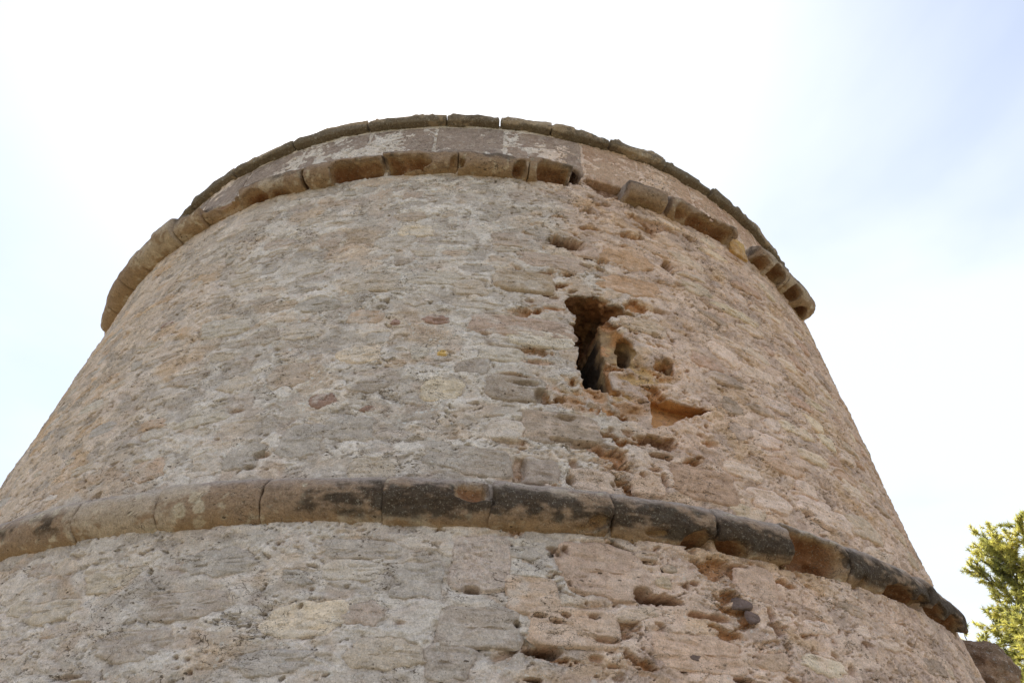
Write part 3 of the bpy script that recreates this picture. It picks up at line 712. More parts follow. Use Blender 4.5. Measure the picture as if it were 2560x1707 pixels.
# --- the broken window and the hollowed stones round it
def ell(X, Y, Hh, c, r):
    q = np.sqrt(((X - c[0]) / r[0]) ** 2 + ((Y - c[1]) / r[1]) ** 2 + ((Hh - c[2]) / r[2]) ** 2)
    return (q - 1) * min(r)
def boxd(X, Y, u0, u1, z0, z1, rnd_=.0):
    dx = np.maximum(u0 - X, X - u1); dy = np.maximum(z0 - Y, Y - z1)
    return np.minimum(np.maximum(dx, dy), 0) + np.hypot(np.maximum(dx, 0), np.maximum(dy, 0)) - rnd_
def smin(a, b, k):
    q = np.clip(.5 + .5 * (b - a) / k, 0, 1); return b + (a - b) * q - k * q * (1 - q)
def build_window():
    st = .0094
    us = np.arange(PATCH[0], PATCH[1] + st, st); zs = np.arange(PATCH[2], PATCH[3] + st, st); hs = np.arange(-.95, .075, st)
    h2, c2, l2 = heightfield(us, zs, 'U')
    U, Z, Hh = np.meshgrid(us.astype(f32), zs.astype(f32), hs.astype(f32), indexing='ij')
    F = Hh - h2[:, :, None]
    wob = .022 * fb2(us[:, None] * 5, zs[None] * 6, 4, 71, .6)[:, :, None]
    dep = np.clip(-Hh, 0, 1); fd = np.exp(-dep / .16)
    Uw = U + wob * fd; Zw = Z + fd * .03 * fb2(us[:, None] * 5 + 9, zs[None] * 6, 4, 77, .6)[:, :, None]
    bnd = (Hh > -.75) & (np.abs(U - .95) < .5)
    wx = np.zeros_like(U); wy = np.zeros_like(U)
    wx[bnd] = fb3(U[bnd] * 4.5, Z[bnd] * 5, Hh[bnd] * 4.5, 3, 51, .6); wy[bnd] = fb3(U[bnd] * 4.5, Z[bnd] * 5, Hh[bnd] * 4.5, 3, 57, .6)
    Ur = U + .075 * wx; Zr = Z + .075 * wy
    rj = np.random.default_rng(4).normal(size=(2, 16)); ci = np.clip(np.floor((zs - 3.62 + .012 * np.sin(zs * 40)) / .185).astype(int), 0, 15)
    oL = (rj[0][ci] * .020)[None, :, None].astype(f32); oR = (rj[1][ci] * .022)[None, :, None].astype(f32)
    # slit: straight jambs, slightly narrowing inwards
    v = boxd(Uw, Zw, .622 - .04 * dep + oL * fd, .805 + .05 * dep + oR * fd, 4.03, 4.74, .012)
    v = smin(v, ell(Uw, Zw, Hh, (.745, 4.735, -.10), (.185, .115, .55)), .05)
    v = smin(v, ell(Uw, Zw, Hh, (.91, 4.745, -.0), (.16, .065, .22)), .03)
    # hollow in the jamb stone on the right, and the worn face round it
    v = smin(v, ell(Ur, Zr, Hh, (.955, 4.39, -.16), (.066, .135, .36)), .006)
    v = smin(v, ell(Ur, Zr, Hh, (.94, 4.30, -.16), (.07, .07, .2)), .01)
    v = smin(v, ell(Ur, Zr, Hh, (1.06, 4.27, .03), (.13, .07, .09)), .02)
    v = smin(v, ell(Ur, Zr, Hh, (.85, 4.45, .05), (.13, .24, .13)), .02)
    v = smin(v, ell(Ur, Zr, Hh, (.98, 4.15, .03), (.19, .06, .075)), .03)
    v = smin(v, ell(Ur, Zr, Hh, (1.225, 4.325, -.02), (.075, .065, .13)), .01)
    v = smin(v, ell(Ur, Zr, Hh, (1.20, 4.20, .045), (.16, .06, .085)), .02)
    v = smin(v, ell(U, Z, Hh, (.64, 4.22, .01), (.085, .085, .03)), .02)
    v = smin(v, ell(U, Z, Hh, (1.34, 4.60, .0), (.03, .02, .06)), .01)
    # triangular scooped block under the opening
    tri = np.maximum(np.maximum(1.04 - Uw, Zw - 4.04), -(Zw - 3.77 - .56 * (Uw - 1.04)) * .87)
    v = smin(v, np.maximum(tri, -(Hh + .14 - .44 * np.clip(4.02 - Z, 0, 1))), .008)
    # crumbled bed below the sill
    bm = (1 - ss(.10, .16, np.hypot((U - .70) / 2.6, Z - 3.93))) 
    band = np.abs(F) < .10
    n3 = np.zeros_like(F); n3[band] = fb3(U[band] * 16, Z[band] * 21, Hh[band] * 16, 3, 3, .6)
    F = F + bm * (.014 + .05 * n3)
    near = np.abs(v) < .10
    nv = np.zeros_like(F); nv[near] = fb3(U[near] * 9, Z[near] * 11, Hh[near] * 9, 4, 9, .62)
    ceil = ss(4.5, 4.7, Z) * (U < 1.0)
    v = v + nv * (.013 + .030 * ceil)
    F2 = np.maximum(F, -v)
    Vi, Q = surface_nets(F2)
    iu = np.clip(np.rint(Vi[:, 0]).astype(int), 0, len(us) - 1); iz = np.clip(np.rint(Vi[:, 1]).astype(int), 0, len(zs) - 1)
    u = us[0] + Vi[:, 0] * st; z = zs[0] + Vi[:, 1] * st; hh = hs[0] + Vi[:, 2] * st
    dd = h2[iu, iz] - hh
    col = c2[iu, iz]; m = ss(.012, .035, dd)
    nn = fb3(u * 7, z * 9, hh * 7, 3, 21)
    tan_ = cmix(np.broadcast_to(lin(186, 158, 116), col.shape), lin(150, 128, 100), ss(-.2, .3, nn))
    inner_col = cmix(tan_, lin(168, 122, 78), ss(.0, .35, fb3(u * 4, z * 5, hh * 4, 2, 31)) * .8)
    tri_m = ((u > 1.03) & (z < 4.06) & (z > 3.78)); inner_col = cmix(inner_col, lin(186, 138, 88), tri_m * .75)
    top_m = ss(4.52, 4.64, z) * (u < 1.02); inner_col = cmix(inner_col, lin(118, 80, 54), top_m * .8)
    nich = ss(.10, .24, dd) * (u > .86) * (u < 1.08) * (z > 4.1); inner_col = cmix(inner_col, lin(104, 80, 60), nich * .9)  # niche colour darkened with depth, shade put into the albedo
    jamb = ss(.06, .2, dd) * (z < 4.55) * (u < .9); inner_col = cmix(inner_col, lin(66, 60, 55), jamb * .95)   # grey jamb, painted darker with depth for the shade in the slit
    col = cmix(col, inner_col, m)
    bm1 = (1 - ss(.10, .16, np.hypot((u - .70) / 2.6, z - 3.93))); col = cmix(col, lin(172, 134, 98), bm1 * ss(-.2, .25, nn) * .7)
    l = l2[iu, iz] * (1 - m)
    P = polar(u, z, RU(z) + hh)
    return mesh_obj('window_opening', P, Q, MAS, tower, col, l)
wo_ = build_window(); wo_['label'] = 'broken dark window slit with hollowed eroded stones round it'
print('window', round(time.time() - T0, 1))

# --- stones set in the mortar, each its own piece
def build_stone(i, s, parent):
    k = s[0]; q = np.random.default_rng(900 + i)
    w_, hgt = s[3], s[4]; mn = min(w_, hgt)
    nr = int(np.clip(mn / .009, 6, 15)); ns = int(np.clip((w_ + hgt) * 4 / .016, 24, 96))
    rho = np.concatenate([[0.02], np.linspace(.15, .90, nr), [.955, .99, 1.03]])
    ph = np.linspace(0, 2 * math.pi, ns, endpoint=False)
    # invert the outline along each ray
    uc = math.radians(s[1]) * RREF; ta = math.radians(s[8])
    x0 = np.cos(ph); y0 = np.sin(ph); p = s[7]
    rr = 1 / (np.abs(x0) ** p + np.abs(y0) ** p) ** (1 / p)
    x, y = x0 * rr * w_, y0 * rr * hgt
    e = srho(s, i, uc + x * math.cos(ta) - y * math.sin(ta), s[2] + x * math.sin(ta) + y * math.cos(ta))
    x, y = x / e, y / e
    Xr = rho[:, None] * x[None]; Yr = rho[:, None] * y[None]
    u = uc + Xr * math.cos(ta) - Yr * math.sin(ta); z = s[2] + Xr * math.sin(ta) + Yr * math.cos(ta)
    rc = np.repeat(rho[:, None], ns, 1)
    edge = np.clip((1.0 - rc) * mn, -.02, .2)
    prof = s[6] / 1000 * ss(-.003, .012 + .05 * mn, edge) - .016 * (1 - ss(-.003, .007, edge))
    n = fb2(u * 14, z * 20, 4, i * 1.3, .6); lm = fb2(u * 5, z * 40, 3, i * .9, .6)
    coarse = s[5] == 'granular'
    pf1, pf2, prd = worley2(u * 13 + .3 * n, z * 24 + .3 * lm, i % 40)
    hh = H0(u, z, k) + prof + .0022 * (prd - .5) * 2 + .003 * n + .004 * lm - .011 * ss(.34, .5, lm) + .0022 * np.tanh(7 * fb2(u * 8, z * 14, 3, i * .6))
    if coarse: hh += .006 * fb2(u * 70, z * 70, 2, 5)
    for j, cv in enumerate(CAVS):                                   # hollows that reach into the stone
        if cv[0] != k or cv[5] < .012: continue
        cu = math.radians(cv[1]) * RREF
        if abs(cu - uc) > w_ + cv[3] or abs(cv[2] - s[2]) > hgt + cv[4]: continue
        r = (np.abs((u - cu) / cv[3]) ** cv[7] + np.abs((z - cv[2]) / cv[4]) ** cv[7]) ** (1 / cv[7])
        hh -= (cv[5] + .03) * (1 - ss(.75, 1.1, r))
    c0 = COLS[s[5]] * (1 + q.normal() * .05) * np.array([1 + q.normal() * .015, 1, 1 + q.normal() * .025])
    sd_ = fb2(u * 9 + i, z * 13, 4, 3.3, .6)
    col = np.broadcast_to(c0.astype(f32), u.shape + (3,)) * (1 + .16 * sd_ + .10 * n)[..., None]
    base = C_PALE if s[1] < 6 else C_PALEW
    if coarse:
        g = fb2(u * 75, z * 75, 2, 8); col = cmix(col, lin(140, 108, 94), ss(.12, .4, g) * .6)
    elif s[5] not in ('dark', 'brown'):
        col = cmix(col, base, ss(.1, .3, fb2(u * 6, z * 9, 4, i * .7 + 50)) * .45)     # mortar film left on the face
    rt = float(ss(3, 17, np.array(s[1]))); loc = C_GREY * (1 - rt) + C_WARM * rt
    if s[5] not in ('dark', 'red', 'yellow'): col = cmix(col, loc.astype(f32), np.full(u.shape, (.55 if s[1] < 2 and s[5] != 'cream' else .28) if s[7] >= 5 or s[5] in ('tan', 'brown', 'cream', 'granular') else (.58 if s[1] < 12 else .25)) + .25 * n)
    P = polar(u, z, (RU(z) if k == 'U' else RL(z)) + hh)
    nrho = len(rho)
    Vv = np.concatenate([P.reshape(-1, 3), P[0].mean(0, keepdims=True)])
    Cv = np.concatenate([col.reshape(-1, 3), col[0].mean(0, keepdims=True)])
    Q = []
    a = np.arange(ns); b = (a + 1) % ns
    for r_ in range(nrho - 1):
        Q.append(np.stack([r_ * ns + a, (r_ + 1) * ns + a, (r_ + 1) * ns + b, r_ * ns + b], -1))
    cidx = len(Vv) - 1
    Q = np.concatenate(Q)
    h2 = a[::2]; Q = np.concatenate([Q, np.stack([np.full(len(h2), cidx), h2, (h2 + 1) % ns, (h2 + 2) % ns], -1)])
    lf = np.full(len(Vv), .35 if s[1] < 4 else .08, f32)
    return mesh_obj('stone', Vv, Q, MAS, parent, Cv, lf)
for i, s in enumerate(STONES):
    uc = math.radians(s[1]) * RREF
    if s[0] == 'U' and PATCH[0] + .05 < uc < PATCH[1] - .05 and 3.98 < s[2] < PATCH[3] - .1 and s[3] < .12: continue
    build_stone(i, s, upper if s[0] == 'U' else lower)
print('stones', len(STONES), round(time.time() - T0, 1))

# --- carved blocks of the string courses, parapet and capping
M_TAN, M_OCH, M_GREY, M_CRUST = lin(152, 130, 107), lin(162, 136, 104), lin(166, 156, 147), lin(58, 49, 40)
M_PALE, M_FRESH_SHADE, M_LICH = lin(196, 184, 164), lin(124, 84, 54), lin(198, 188, 164)
def block(name, t0, t1, z0, z1, ra, rb, sdf, colour, st=.0085, cuts=(), seed=0, rough=.010, gap=.004, label=None):
    u0, u1 = math.radians(t0) * RREF + gap, math.radians(t1) * RREF - gap
    p = st * 3
    us = np.arange(u0 - p, u1 + p + st, st); zs = np.arange(z0 - p, z1 + p + st, st); rs = np.arange(ra, rb + p + st, st)
    U, Z, Rr = np.meshgrid(us.astype(f32), zs.astype(f32), rs.astype(f32), indexing='ij')
    F = sdf(U, Z, Rr)
    ends = np.maximum(u0 - U, U - u1)
    k = .007
    F = -smin(-F, -ends, k)                                         # rounded arrises
    n = fb3(U * 7, Z * 9, Rr * 7, 4, seed, .6)
    F = F + rough * n + rough * .9 * pn3(U * 2.6, Z * 3.5, Rr * 2.6, seed + 4)
    F0 = F.copy()
    for (ct, cz, crr, a, b, c_) in cuts:
        v = ell(U, Z, Rr, (math.radians(ct) * RREF, cz, crr - .012), (a * 1.14, b * 1.14, c_ * 1.55)) + .024 * n
        F = -smin(-F, v, .012)
    Vi, Q = surface_nets(F)
    if not len(Q): return None
    ii = np.clip(np.rint(Vi).astype(int), 0, np.array(F.shape) - 1)
    dep = -F0[ii[:, 0], ii[:, 1], ii[:, 2]]
    u = us[0] + Vi[:, 0] * st; z = zs[0] + Vi[:, 1] * st; r = rs[0] + Vi[:, 2] * st
    c, l = colour(u, z, r, dep, seed)
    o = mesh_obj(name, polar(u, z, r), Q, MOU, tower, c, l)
    if label: o['label'] = label
    return o
def half_round(zb, rm, rc, pr=1.0):
    zc = zb + rm
    def f(U, Z, Rr):
        e_ = 2.0 if pr < 1.2 else 2.6
        q = (np.abs((Z - zc) / rm) ** e_ + (np.maximum(Rr - rc, 0) / (rm * pr)) ** e_) ** (1 / e_)
        a = (q - 1) * rm
        return np.where(Rr < rc, np.maximum(np.abs(Z - zc) - rm, a), a)
    return f
def mould_col(zb, rm, rc, crust):
    zc = zb + rm
    def f(u, z, r, dep, seed):
        th = np.degrees(u / RREF); ph = np.degrees(np.arctan2(z - zc, np.maximum(r - rc, .001)))
        n = fb3(u * 4, z * 7, r * 6, 4, seed + 30, .6); n2 = fb3(u * 14, z * 18, r * 16, 3, seed + 37, .65); n3 = fb3(u * 1.5, z * 3, r * 3, 3, 5); ns = fb3(u * 8, z * 40, r * 26, 3, seed + 44, .7)
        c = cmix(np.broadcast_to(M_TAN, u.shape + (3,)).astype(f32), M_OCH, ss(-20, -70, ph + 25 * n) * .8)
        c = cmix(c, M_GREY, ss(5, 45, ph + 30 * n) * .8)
        c = cmix(c, M_PALE, ss(.12, .3, n3 + .5 * n2) * .5)
        c = cmix(c, M_LICH, ss(.30, .46, n2 + .2 * n) * .45)
        if zb < 4:
            for lt, lp, lr in ((-18.3, -24, .040), (-17.3, 2, .034), (-16.9, -20, .036), (-17.6, 16, .016), (-24.5, 10, .012), (-10.2, 20, .014)):
                q_ = np.hypot((th - lt) * .0785, np.radians(ph - lp) * rm) / lr + .35 * n2
                c = cmix(c, M_LICH, (1 - ss(.75, 1.0, q_)) * (.45 + .5 * ss(.5, .8, q_)))
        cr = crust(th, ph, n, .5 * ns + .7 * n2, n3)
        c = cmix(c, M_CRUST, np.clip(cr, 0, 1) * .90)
        fr = ss(.012, .04, dep); fc = cmix(np.broadcast_to(lin(168, 142, 108), u.shape + (3,)), M_FRESH_SHADE, ss(.02, .07, dep) * (.85 + .4 * n))  # bare stone colour, darkened with depth as painted shade in the hollows
        c = cmix(c, fc, fr)
        c = c * (1 + .12 * n2)[..., None]
        return c, .08 * np.ones(len(u)) * (1 - fr)
    return f
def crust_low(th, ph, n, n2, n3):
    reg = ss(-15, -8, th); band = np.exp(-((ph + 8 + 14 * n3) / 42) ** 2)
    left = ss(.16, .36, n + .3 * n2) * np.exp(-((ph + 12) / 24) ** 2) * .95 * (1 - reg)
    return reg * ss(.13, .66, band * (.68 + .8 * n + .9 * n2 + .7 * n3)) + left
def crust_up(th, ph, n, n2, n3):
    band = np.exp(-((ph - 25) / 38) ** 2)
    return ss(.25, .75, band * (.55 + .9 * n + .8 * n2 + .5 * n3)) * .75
z1c, z2c = ZB1 + RM1, ZB2 + RM2
def on1(t, ph, off=0.0): a = math.radians(ph); return (t, z1c + (RM1 + off) * math.sin(a), RC1 + (RM1 + off) * math.cos(a))
def on2(t, ph, off=0.0): a = math.radians(ph); return (t, z2c + (RM2 + off) * math.sin(a), RC2 + (RM2 * 1.42 + off) * math.cos(a))
LCUT = {8: [(*on1(.2, 22, .02), .085, .075, .055), (*on1(1.2, 30, .0), .03, .06, .05)],
        9: [(*on1(7.0, -48), .045, .012, .03), (*on1(8.2, -30), .035, .016, .025), (*on1(1.6, -5), .015, .03, .05)],
        10: [(*on1(15.6, -62, -.01), .11, .06, .09), (*on1(12.3, -38), .045, .014, .035)],
        11: [(*on1(17.5, -62, -.01), .11, .055, .09), (*on1(22.2, -75), .03, .03, .04)],
        12: [(*on1(25.1, -15, .05), .19, .15, .145), (*on1(26.0, -48, -.03), .075, .075, .10), (*on1(22.9, -10, .06), .12, .14, .15)],
        13: [(*on1(29.6, -55, .01), .02, .05, .03), (*on1(34.6, -60, -.02), .16, .07, .10), (*on1(38.2, -64, -.02), .11, .07, .10)],
        14: [(*on1(41.0, -62, -.02), .11, .07, .10), (*on1(44.8, -66, -.02), .15, .07, .10), (*on1(47.8, -65, .0), .09, .06, .06)]}
for i, (a, b) in enumerate(LOWJ):
    vis = -40 < a < 55
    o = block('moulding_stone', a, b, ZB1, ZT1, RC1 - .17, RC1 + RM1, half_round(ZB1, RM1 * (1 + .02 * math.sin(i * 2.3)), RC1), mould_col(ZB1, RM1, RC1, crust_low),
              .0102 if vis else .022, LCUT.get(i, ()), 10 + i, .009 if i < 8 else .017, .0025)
UCUT = {5: [(*on2(-37, 30, .06), .12, .10, .07)],
        6: [(*on2(-32.5, 25, .05), .30, .12, .085), (*on2(-31, -50, .04), .2, .06, .06)],
        7: [(*on2(-27.8, -62, .02), .13, .07, .07), (*on2(-24.5, -75, .03), .12, .06, .06), (*on2(-21.2, -60, 0), .02, .10, .10)],
        8: [(*on2(-16.0, -48, -.02), .13, .095, .11), (*on2(-13.2, -44, -.02), .18, .06, .10)],
        9: [(*on2(-10.8, -34, -.02), .15, .06, .10), (*on2(-8.2, -26, -.01), .13, .045, .07), (*on2(-4.6, -70, .03), .2, .05, .05), (*on2(-3.9, -30, 0), .025, .03, .04)],
        10: [(*on2(-3.1, -25, .0), .03, .04, .05), (*on2(3.2, -45, .0), .05, .075, .075)],
        11: [(*on2(6.4, -28, -.02), .09, .085, .11), (*on2(8.3, -20, -.05), .11, .065, .13), (*on2(9.2, -35, -.03), .07, .09, .16), (*on2(7.5, -80, .03), .16, .06, .07)],
        12: [(*on2(17.5, -75, .03), .2, .05, .05)],
        13: [(*on2(23.0, -30, .02), .07, .06, .07), (*on2(26.5, -58, .01), .16, .09, .09), (*on2(29.6, -50, .0), .10, .10, .10), (*on2(27, 40, .05), .25, .07, .06)],
        14: [(*on2(39.8, -60, .0), .12, .08, .09), (*on2(36.4, -70, .03), .08, .08, .08)],
        15: [(*on2(44.2, -60, .0), .10, .07, .08), (*on2(48.0, -80, .02), .10, .08, .06)]}
for i, (a, b) in enumerate(UPJ):
    vis = -50 < a < 55
    side = a < -36 or a > 33; dz_ = .065 if a < -42 else (.035 if side else 0); zl = ZB2 - dz_; rm_ = RM2 + .45 * dz_
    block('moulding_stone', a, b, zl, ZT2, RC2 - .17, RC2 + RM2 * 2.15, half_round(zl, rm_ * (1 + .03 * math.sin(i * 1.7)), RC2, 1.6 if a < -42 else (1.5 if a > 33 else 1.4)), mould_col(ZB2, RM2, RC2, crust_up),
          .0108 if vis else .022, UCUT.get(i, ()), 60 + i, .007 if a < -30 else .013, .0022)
def plain_col(base, base2, top=None):
    def f(u, z, r, dep, seed):
        n = fb3(u * 4, z * 6, r * 6, 4, seed + 30, .6); n2 = fb3(u * 16, z * 18, r * 16, 3, seed + 37, .65)
        c = cmix(np.broadcast_to(base, u.shape + (3,)).astype(f32), base2, ss(-.1, .3, n))
        c = cmix(c, C_PALE * np.array([.95, .92, .88]), ss(.22, .36, n2 + .3 * n) * .25)
        if top is not None:
            gr = fb3(u * 1.6, z * 9, r * 5, 3, 7); c = cmix(c, top, ss(-.25, .15, gr + .6 * n2 + .26 - 1.2 * ss(ZT3 - .03, ZT3 + .01, z)) * .9)
        c = c * (1 + .12 * n2)[..., None]
        return c, .4 * np.ones(len(u))
    return f
# yellow stone left in the gap of the upper course, and rubble backing where a block is missing
block('moulding_stone', 31.5, 34.9, ZB2 - .03, ZB2 + .20, RC2 - .06, RC2 + .05, lambda U, Z, R_: np.maximum(np.abs(Z - ZB2 - .085) - .105, R_ - RC2 - .035),
      plain_col(lin(206, 172, 112), lin(190, 150, 96)), .0085, (), 91, .012, .004, 'yellowish stub stone where the course is lost')
PARJ = [-66, -58, -50, -42, -33.5, -24.49, -15.29, -6.85, 1.62, 11.32, 19.1, 27.67, 36.38, 45, 54, 66]
for i in range(len(PARJ) - 1):
    t = (PARJ[i] + PARJ[i + 1]) / 2
    wm = float(ss(2, 20, np.array(t)))
    b1 = lin(160, 144, 130) * (1 - wm) + lin(194, 164, 136) * wm; b2 = lin(148, 133, 121) * (1 - wm) + lin(184, 150, 122) * wm
    block('parapet_stone', PARJ[i], PARJ[i + 1], ZT2 - .02, ZB3 - .028, RU(ZB3) - .10, RU(ZT2) + .03,
          lambda U, Z, R_: np.maximum(np.maximum(R_ - RU(Z) + .004, ZT2 + .012 - Z), Z - ZB3 + .030), plain_col(b1, b2), .0135 if -50 < t < 52 else .024, [(10.0, 6.335, RU(6.34), .075, .11, .35), (10.0, 6.5, RU(6.5) - .115, .08, .2, .048)] if PARJ[i] == 1.62 else (), 120 + i, .006, .013)  # second cut hollows the stone's back so the hole reads dark
CAPJ = [-74, -65, -56, -46.5, -36.59, -26.32, -15.75, -5.68, .87, 7.34, 15.12, 23.47, 31.74, 40.5, 49, 57, 66, 74]
RCAP = RU(6.75) + .042
C_CAP1, C_CAP2, C_CAPD = lin(160, 142, 116), lin(174, 157, 132), lin(108, 98, 82)
for i in range(len(CAPJ) - 1):
    t = (CAPJ[i] + CAPJ[i + 1]) / 2
    dz = (.016, -.006, .0, .010, -.010)[i % 5]
    rl = 1.0 if t < 8 else 1.9
    def csdf(U, Z, R_, dz=dz):
        lip = RCAP - .012 * ss(ZB3 + .03, ZB3, Z)                     # worn round nose
        return np.maximum(np.maximum(ZB3 - Z, Z - ZT3 - dz), R_ - lip)
    c1 = [(CAPJ[i] + .1, ZT3 + .02, RCAP, .02 + .01 * (i % 3), .03, .08), (CAPJ[i] + 2.2 + (i * 1.7) % 4, ZT3 + .025, RCAP + .02, .10, .03, .08)]
    block('capping_stone', CAPJ[i], CAPJ[i + 1], ZB3, ZT3 + .02, RCAP - .34, RCAP, csdf, plain_col(C_CAP1, C_CAP2, C_CAPD), .0115 if -48 < t < 56 else .026, c1, 160 + i, .012 * rl, .003)
# projecting worn stone far round on the right
def corbel(U, Z, R_):
    uc = math.radians(58.5) * RREF; rb = RL(2.9)
    q = np.sqrt(((U - uc) / .22) ** 2 + (np.maximum(R_ - rb - .06, 0) / .21) ** 2 + ((Z - 2.90) / .25) ** 2)
    return (q - 1) * .2
block('corbel_stone', 54.5, 63, 2.60, 3.17, RL(2.9) - .08, RL(2.9) + .30, corbel, plain_col(lin(160, 136, 112), lin(136, 110, 86), lin(118, 98, 80)), .011,
      [(57.0, 2.66, RL(2.9) + .22, .16, .12, .10)], 222, .05, .004, 'worn round stone jutting from the wall at the right edge')
# the parts of the rings and the roof that the photograph does not reach
def ring_back(name, zb, rm, rc, t0, t1):
    ph = np.linspace(-math.pi / 2, math.pi / 2, 14); t = np.radians(np.arange(t0, t1 + .5, 2.0))
    T, Pp = np.meshgrid(t, ph, indexing='ij')
    P = polar(T * RREF, zb + rm + rm * np.sin(Pp), rc + rm * np.cos(Pp))
    c = np.broadcast_to(M_TAN, P.shape).reshape(-1, 3)
    return mesh_obj(name, P.reshape(-1, 3), gridq(len(t), len(ph)), MOU, tower, c, np.zeros(len(c)))
ring_back('string_course', ZB1, RM1 * .97, RC1, 72, 294)
ring_back('string_course', ZB2, RM2 * .97, RC2 + .08, 84, 294)
def roof():
    t = np.radians(np.arange(0, 361, 3.0)); rs = np.array([.02, 1.5, 3.0, RCAP - .30, RCAP - .02, RCAP - .02, RCAP - .34]); zz = np.array([6.62, 6.61, 6.60, 6.60, ZB3 + .004, ZB3 + .004, ZB3 + .004])
    rs = np.array([.02, 1.5, 3.0, RCAP - .33, RCAP - .33, RU(ZB3 + .1)]); zz = np.array([6.62, 6.61, 6.60, 6.60, ZB3 + .03, ZB3 + .03])
    P = np.stack([rs[None] * np.sin(t)[:, None], -rs[None] * np.cos(t)[:, None], np.broadcast_to(zz, (len(t), len(rs)))], -1)
    c = np.broadcast_to(C_WARM, P.shape).reshape(-1, 3)
    mesh_obj('roof_terrace', P.reshape(-1, 3), gridq(len(t), len(rs)), MAS, tower, c, np.zeros(len(c)))
    t = np.radians(np.arange(74, 286.1, 2.0)); zz = np.array([ZB3, ZB3, ZT3, ZT3]); rs = np.array([RCAP - .3, RCAP, RCAP, RCAP - .34])
    P = np.stack([rs[None] * np.sin(t)[:, None], -rs[None] * np.cos(t)[:, None], np.broadcast_to(zz, (len(t), 4))], -1)
    c = np.broadcast_to(C_CAP1, P.shape).reshape(-1, 3)
    mesh_obj('capping_ring', P.reshape(-1, 3), gridq(len(t), 4), MOU, tower, c, np.zeros(len(c)), False)
roof()
print('blocks', round(time.time() - T0, 1))

# ------------------------------------------------------------------ pine tree
def leaf_mat():
    m = bpy.data.materials.new('pine_needles'); m.use_nodes = True; t = m.node_tree; t.nodes.clear()
    out = N(t, 'ShaderNodeOutputMaterial')
    at = N(t, 'ShaderNodeAttribute', attribute_name='Col')
    d = N(t, 'ShaderNodeBsdfDiffuse'); tr = N(t, 'ShaderNodeBsdfTranslucent'); gl = N(t, 'ShaderNodeBsdfGlossy'); gl.inputs['Roughness'].default_value = .45
    t.links.new(at.outputs['Color'], d.inputs[0]); t.links.new(mixc(t, 1.0, at.outputs['Color'], (1.45, 1.35, .8), 'MULTIPLY'), tr.inputs[0])
    mx = N(t, 'ShaderNodeMixShader'); mx.inputs[0].default_value = .58
    t.links.new(d.outputs[0], mx.inputs[1]); t.links.new(tr.outputs[0], mx.inputs[2])
    m2 = N(t, 'ShaderNodeMixShader'); m2.inputs[0].default_value = .05
    t.links.new(mx.outputs[0], m2.inputs[1]); t.links.new(gl.outputs[0], m2.inputs[2]); t.links.new(m2.outputs[0], out.inputs[0])
    return m
def bark_mat():
    m, t, b = new_mat('pine_bark')
    geo = N(t, 'ShaderNodeNewGeometry'); P = geo.outputs['Position']
    c = mixc(t, mrange(t, noise(t, P, 18, 5, .6), .35, .65), tuple(lin(112, 96, 84)), tuple(lin(74, 60, 52)))
    t.links.new(c, b.inputs['Base Color']); b.inputs['Roughness'].default_value = .95
    bp = N(t, 'ShaderNodeBump'); bp.inputs['Distance'].default_value = .02
    t.links.new(noise(t, P, 30, 5, .6), bp.inputs['Height']); t.links.new(bp.outputs[0], b.inputs['Normal'])
    return m
LEAF, BARK = leaf_mat(), bark_mat()
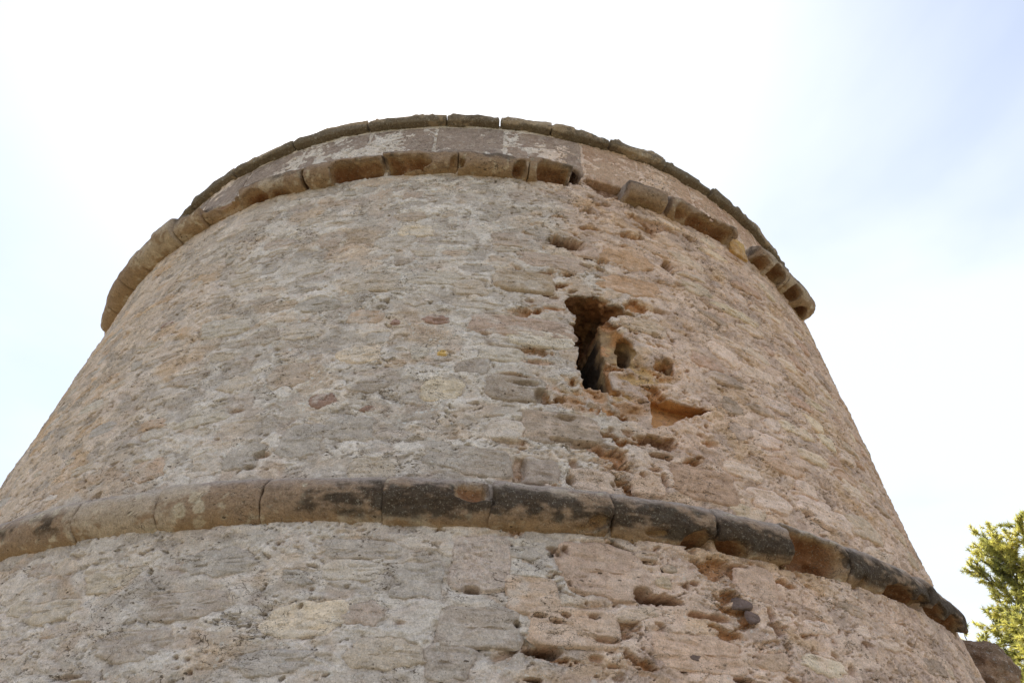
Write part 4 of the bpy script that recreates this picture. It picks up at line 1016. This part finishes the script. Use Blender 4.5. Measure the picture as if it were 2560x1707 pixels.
def pine(name, base, height, radius, seed, label, nbranch, crown_lo, tint):
    rg = np.random.default_rng(seed)
    root = bpy.data.objects.new(name, None); COL.objects.link(root); root.location = base
    root['label'] = label; root['category'] = 'pine tree'; root['group'] = 'pine trees beside the tower'
    TV, TQ = [], []; off = 0
    def tube(pts, r0, r1, ns=6):
        nonlocal off
        pts = np.array(pts); n = len(pts)
        d = np.gradient(pts, axis=0); d /= np.linalg.norm(d, axis=1)[:, None] + 1e-9
        a = np.cross(d, [.31, .17, .93]); a /= np.linalg.norm(a, axis=1)[:, None] + 1e-9; b = np.cross(d, a)
        ph = np.linspace(0, 2 * np.pi, ns, endpoint=False); r = np.linspace(r0, r1, n)[:, None, None]
        P = pts[:, None] + r * (np.cos(ph)[None, :, None] * a[:, None] + np.sin(ph)[None, :, None] * b[:, None])
        TV.append(P.reshape(-1, 3)); i = np.arange(n - 1)[:, None] * ns; k = np.arange(ns)[None]; k2 = (k + 1) % ns
        TQ.append((np.stack([i + k, i + k2, i + ns + k2, i + ns + k], -1) + off).reshape(-1, 4)); off += n * ns
    tz = np.linspace(0, height * .97, 14)
    tp = np.stack([.16 * np.sin(tz * .8 + seed), .13 * np.cos(tz * .7 + seed) - .13 * math.cos(seed), tz], -1)
    tube(tp, .17, .025, 9)
    tips, dirs = [], []
    for b_ in range(nbranch):
        fz = crown_lo + (1 - crown_lo) * (b_ + rg.random()) / nbranch
        z = fz * height * .97
        p0 = np.array([np.interp(z, tz, tp[:, 0]), np.interp(z, tz, tp[:, 1]), z])
        az = b_ * 2.4 + rg.normal() * .3
        q = (fz - crown_lo) / (1 - crown_lo)
        L = radius * (.55 + .5 * math.sin(min(1, q * 1.25 + .15) * math.pi * .85)) * rg.uniform(.72, 1.02) * (1 - .45 * q ** 3)
        up = .35 + .55 * q + rg.normal() * .1
        d = np.array([math.cos(az), math.sin(az), up]); d /= np.linalg.norm(d)
        s = np.linspace(0, 1, 8)[:, None]
        bend = np.cumsum(rg.normal(size=(8, 3)) * .03, 0) * L * .6; bend[0] = 0
        pts = p0 + d * L * s + bend + np.array([0, 0, .22 * L]) * s ** 2
        tube(pts, .045 * (1.1 - .6 * q), .008, 5)
        for k in range(int(9 + 8 * L)):
            f = rg.uniform(.22, 1) ** .8
            i0 = f * 7; a = int(min(6, i0)); p1 = pts[a] + (pts[a + 1] - pts[a]) * (i0 - a)
            d2 = d * .7 + rg.normal(size=3) * .55 + np.array([0, 0, .35]); d2 /= np.linalg.norm(d2)
            l2 = rg.uniform(.22, .55) * (1.15 - .4 * f) * min(1, radius / 1.4)
            e = p1 + d2 * l2 + np.array([0, 0, .08 * l2])
            tube([p1, (p1 + e) / 2 + rg.normal(size=3) * .02, e], .010, .004, 4)
            for j in range(6):
                g = rg.uniform(.3, 1); p2 = p1 + (e - p1) * g
                d3 = d2 * .9 + rg.normal(size=3) * .5 + np.array([0, 0, .3]); d3 /= np.linalg.norm(d3)
                l3 = rg.uniform(.06, .17)
                e3 = p2 + d3 * l3; tube([p2, e3], .0045, .003, 3)
                tips.append(e3); dirs.append(d3)
                if rg.random() < .6: tips.append(p2 + d3 * l3 * .5); dirs.append(d3)
    tips = np.array(tips); dirs = np.array(dirs); n = len(tips)
    nn = 21
    t = np.repeat(tips, nn, 0); d = np.repeat(dirs, nn, 0)
    nd = d * .8 + rg.normal(size=t.shape) * .8; nd /= np.linalg.norm(nd, axis=1)[:, None]
    st = t - d * rg.uniform(0, .07, (len(t), 1)); ln = rg.uniform(.06, .115, (len(t), 1))
    sd_ = np.cross(nd, rg.normal(size=t.shape)); sd_ /= np.linalg.norm(sd_, axis=1)[:, None]; wv = sd_ * .0062
    P = np.stack([st - wv * 1.5, st + wv * 1.5, st + nd * ln], 1)
    Q = np.arange(len(t) * 3).reshape(-1, 3)
    cl = np.repeat(ss(-.3, .35, fb3(tips[:, 0] * 2.2, tips[:, 1] * 2.2, tips[:, 2] * 2.2, 2, seed) + .15 * rg.normal(size=n)), nn)
    g1, g2, g3 = tint
    c = cmix(np.broadcast_to(g1, (len(t), 3)), g2, cl); c = cmix(c, g3, (rg.random(len(t)) < .10) * .7)
    c = c * rg.uniform(.75, 1.2, (len(t), 1))
    mesh_obj('crown', P.reshape(-1, 3), Q, LEAF, root, np.repeat(c, 3, 0), None, False)
    mesh_obj('trunk', np.concatenate(TV), np.concatenate(TQ), BARK, root)
    print(name, n, len(t))
PG = (np.array([.29, .31, .12]), np.array([.58, .57, .22]), np.array([.28, .20, .10]))
def at_dir(az, dist): a = math.radians(az); return (CAM[0] + dist * math.sin(a), CAM[1] + dist * math.cos(a), 0)
pine('pine_tree', at_dir(40.8, 15.5), 6.75, 1.75, 3, 'tall bushy green pine partly hidden behind the tower', 58, .25, PG)
pine('pine_tree', at_dir(42.4, 12.5), 4.75, 1.15, 8, 'shorter yellow-green pine cut off by the right edge of the picture', 40, .2, (PG[0] * 1.1, np.array([.54, .54, .15]), PG[2]))
print('total', round(time.time() - T0, 1), sum(len(o.data.polygons) for o in sc.objects if o.type == 'MESH'))
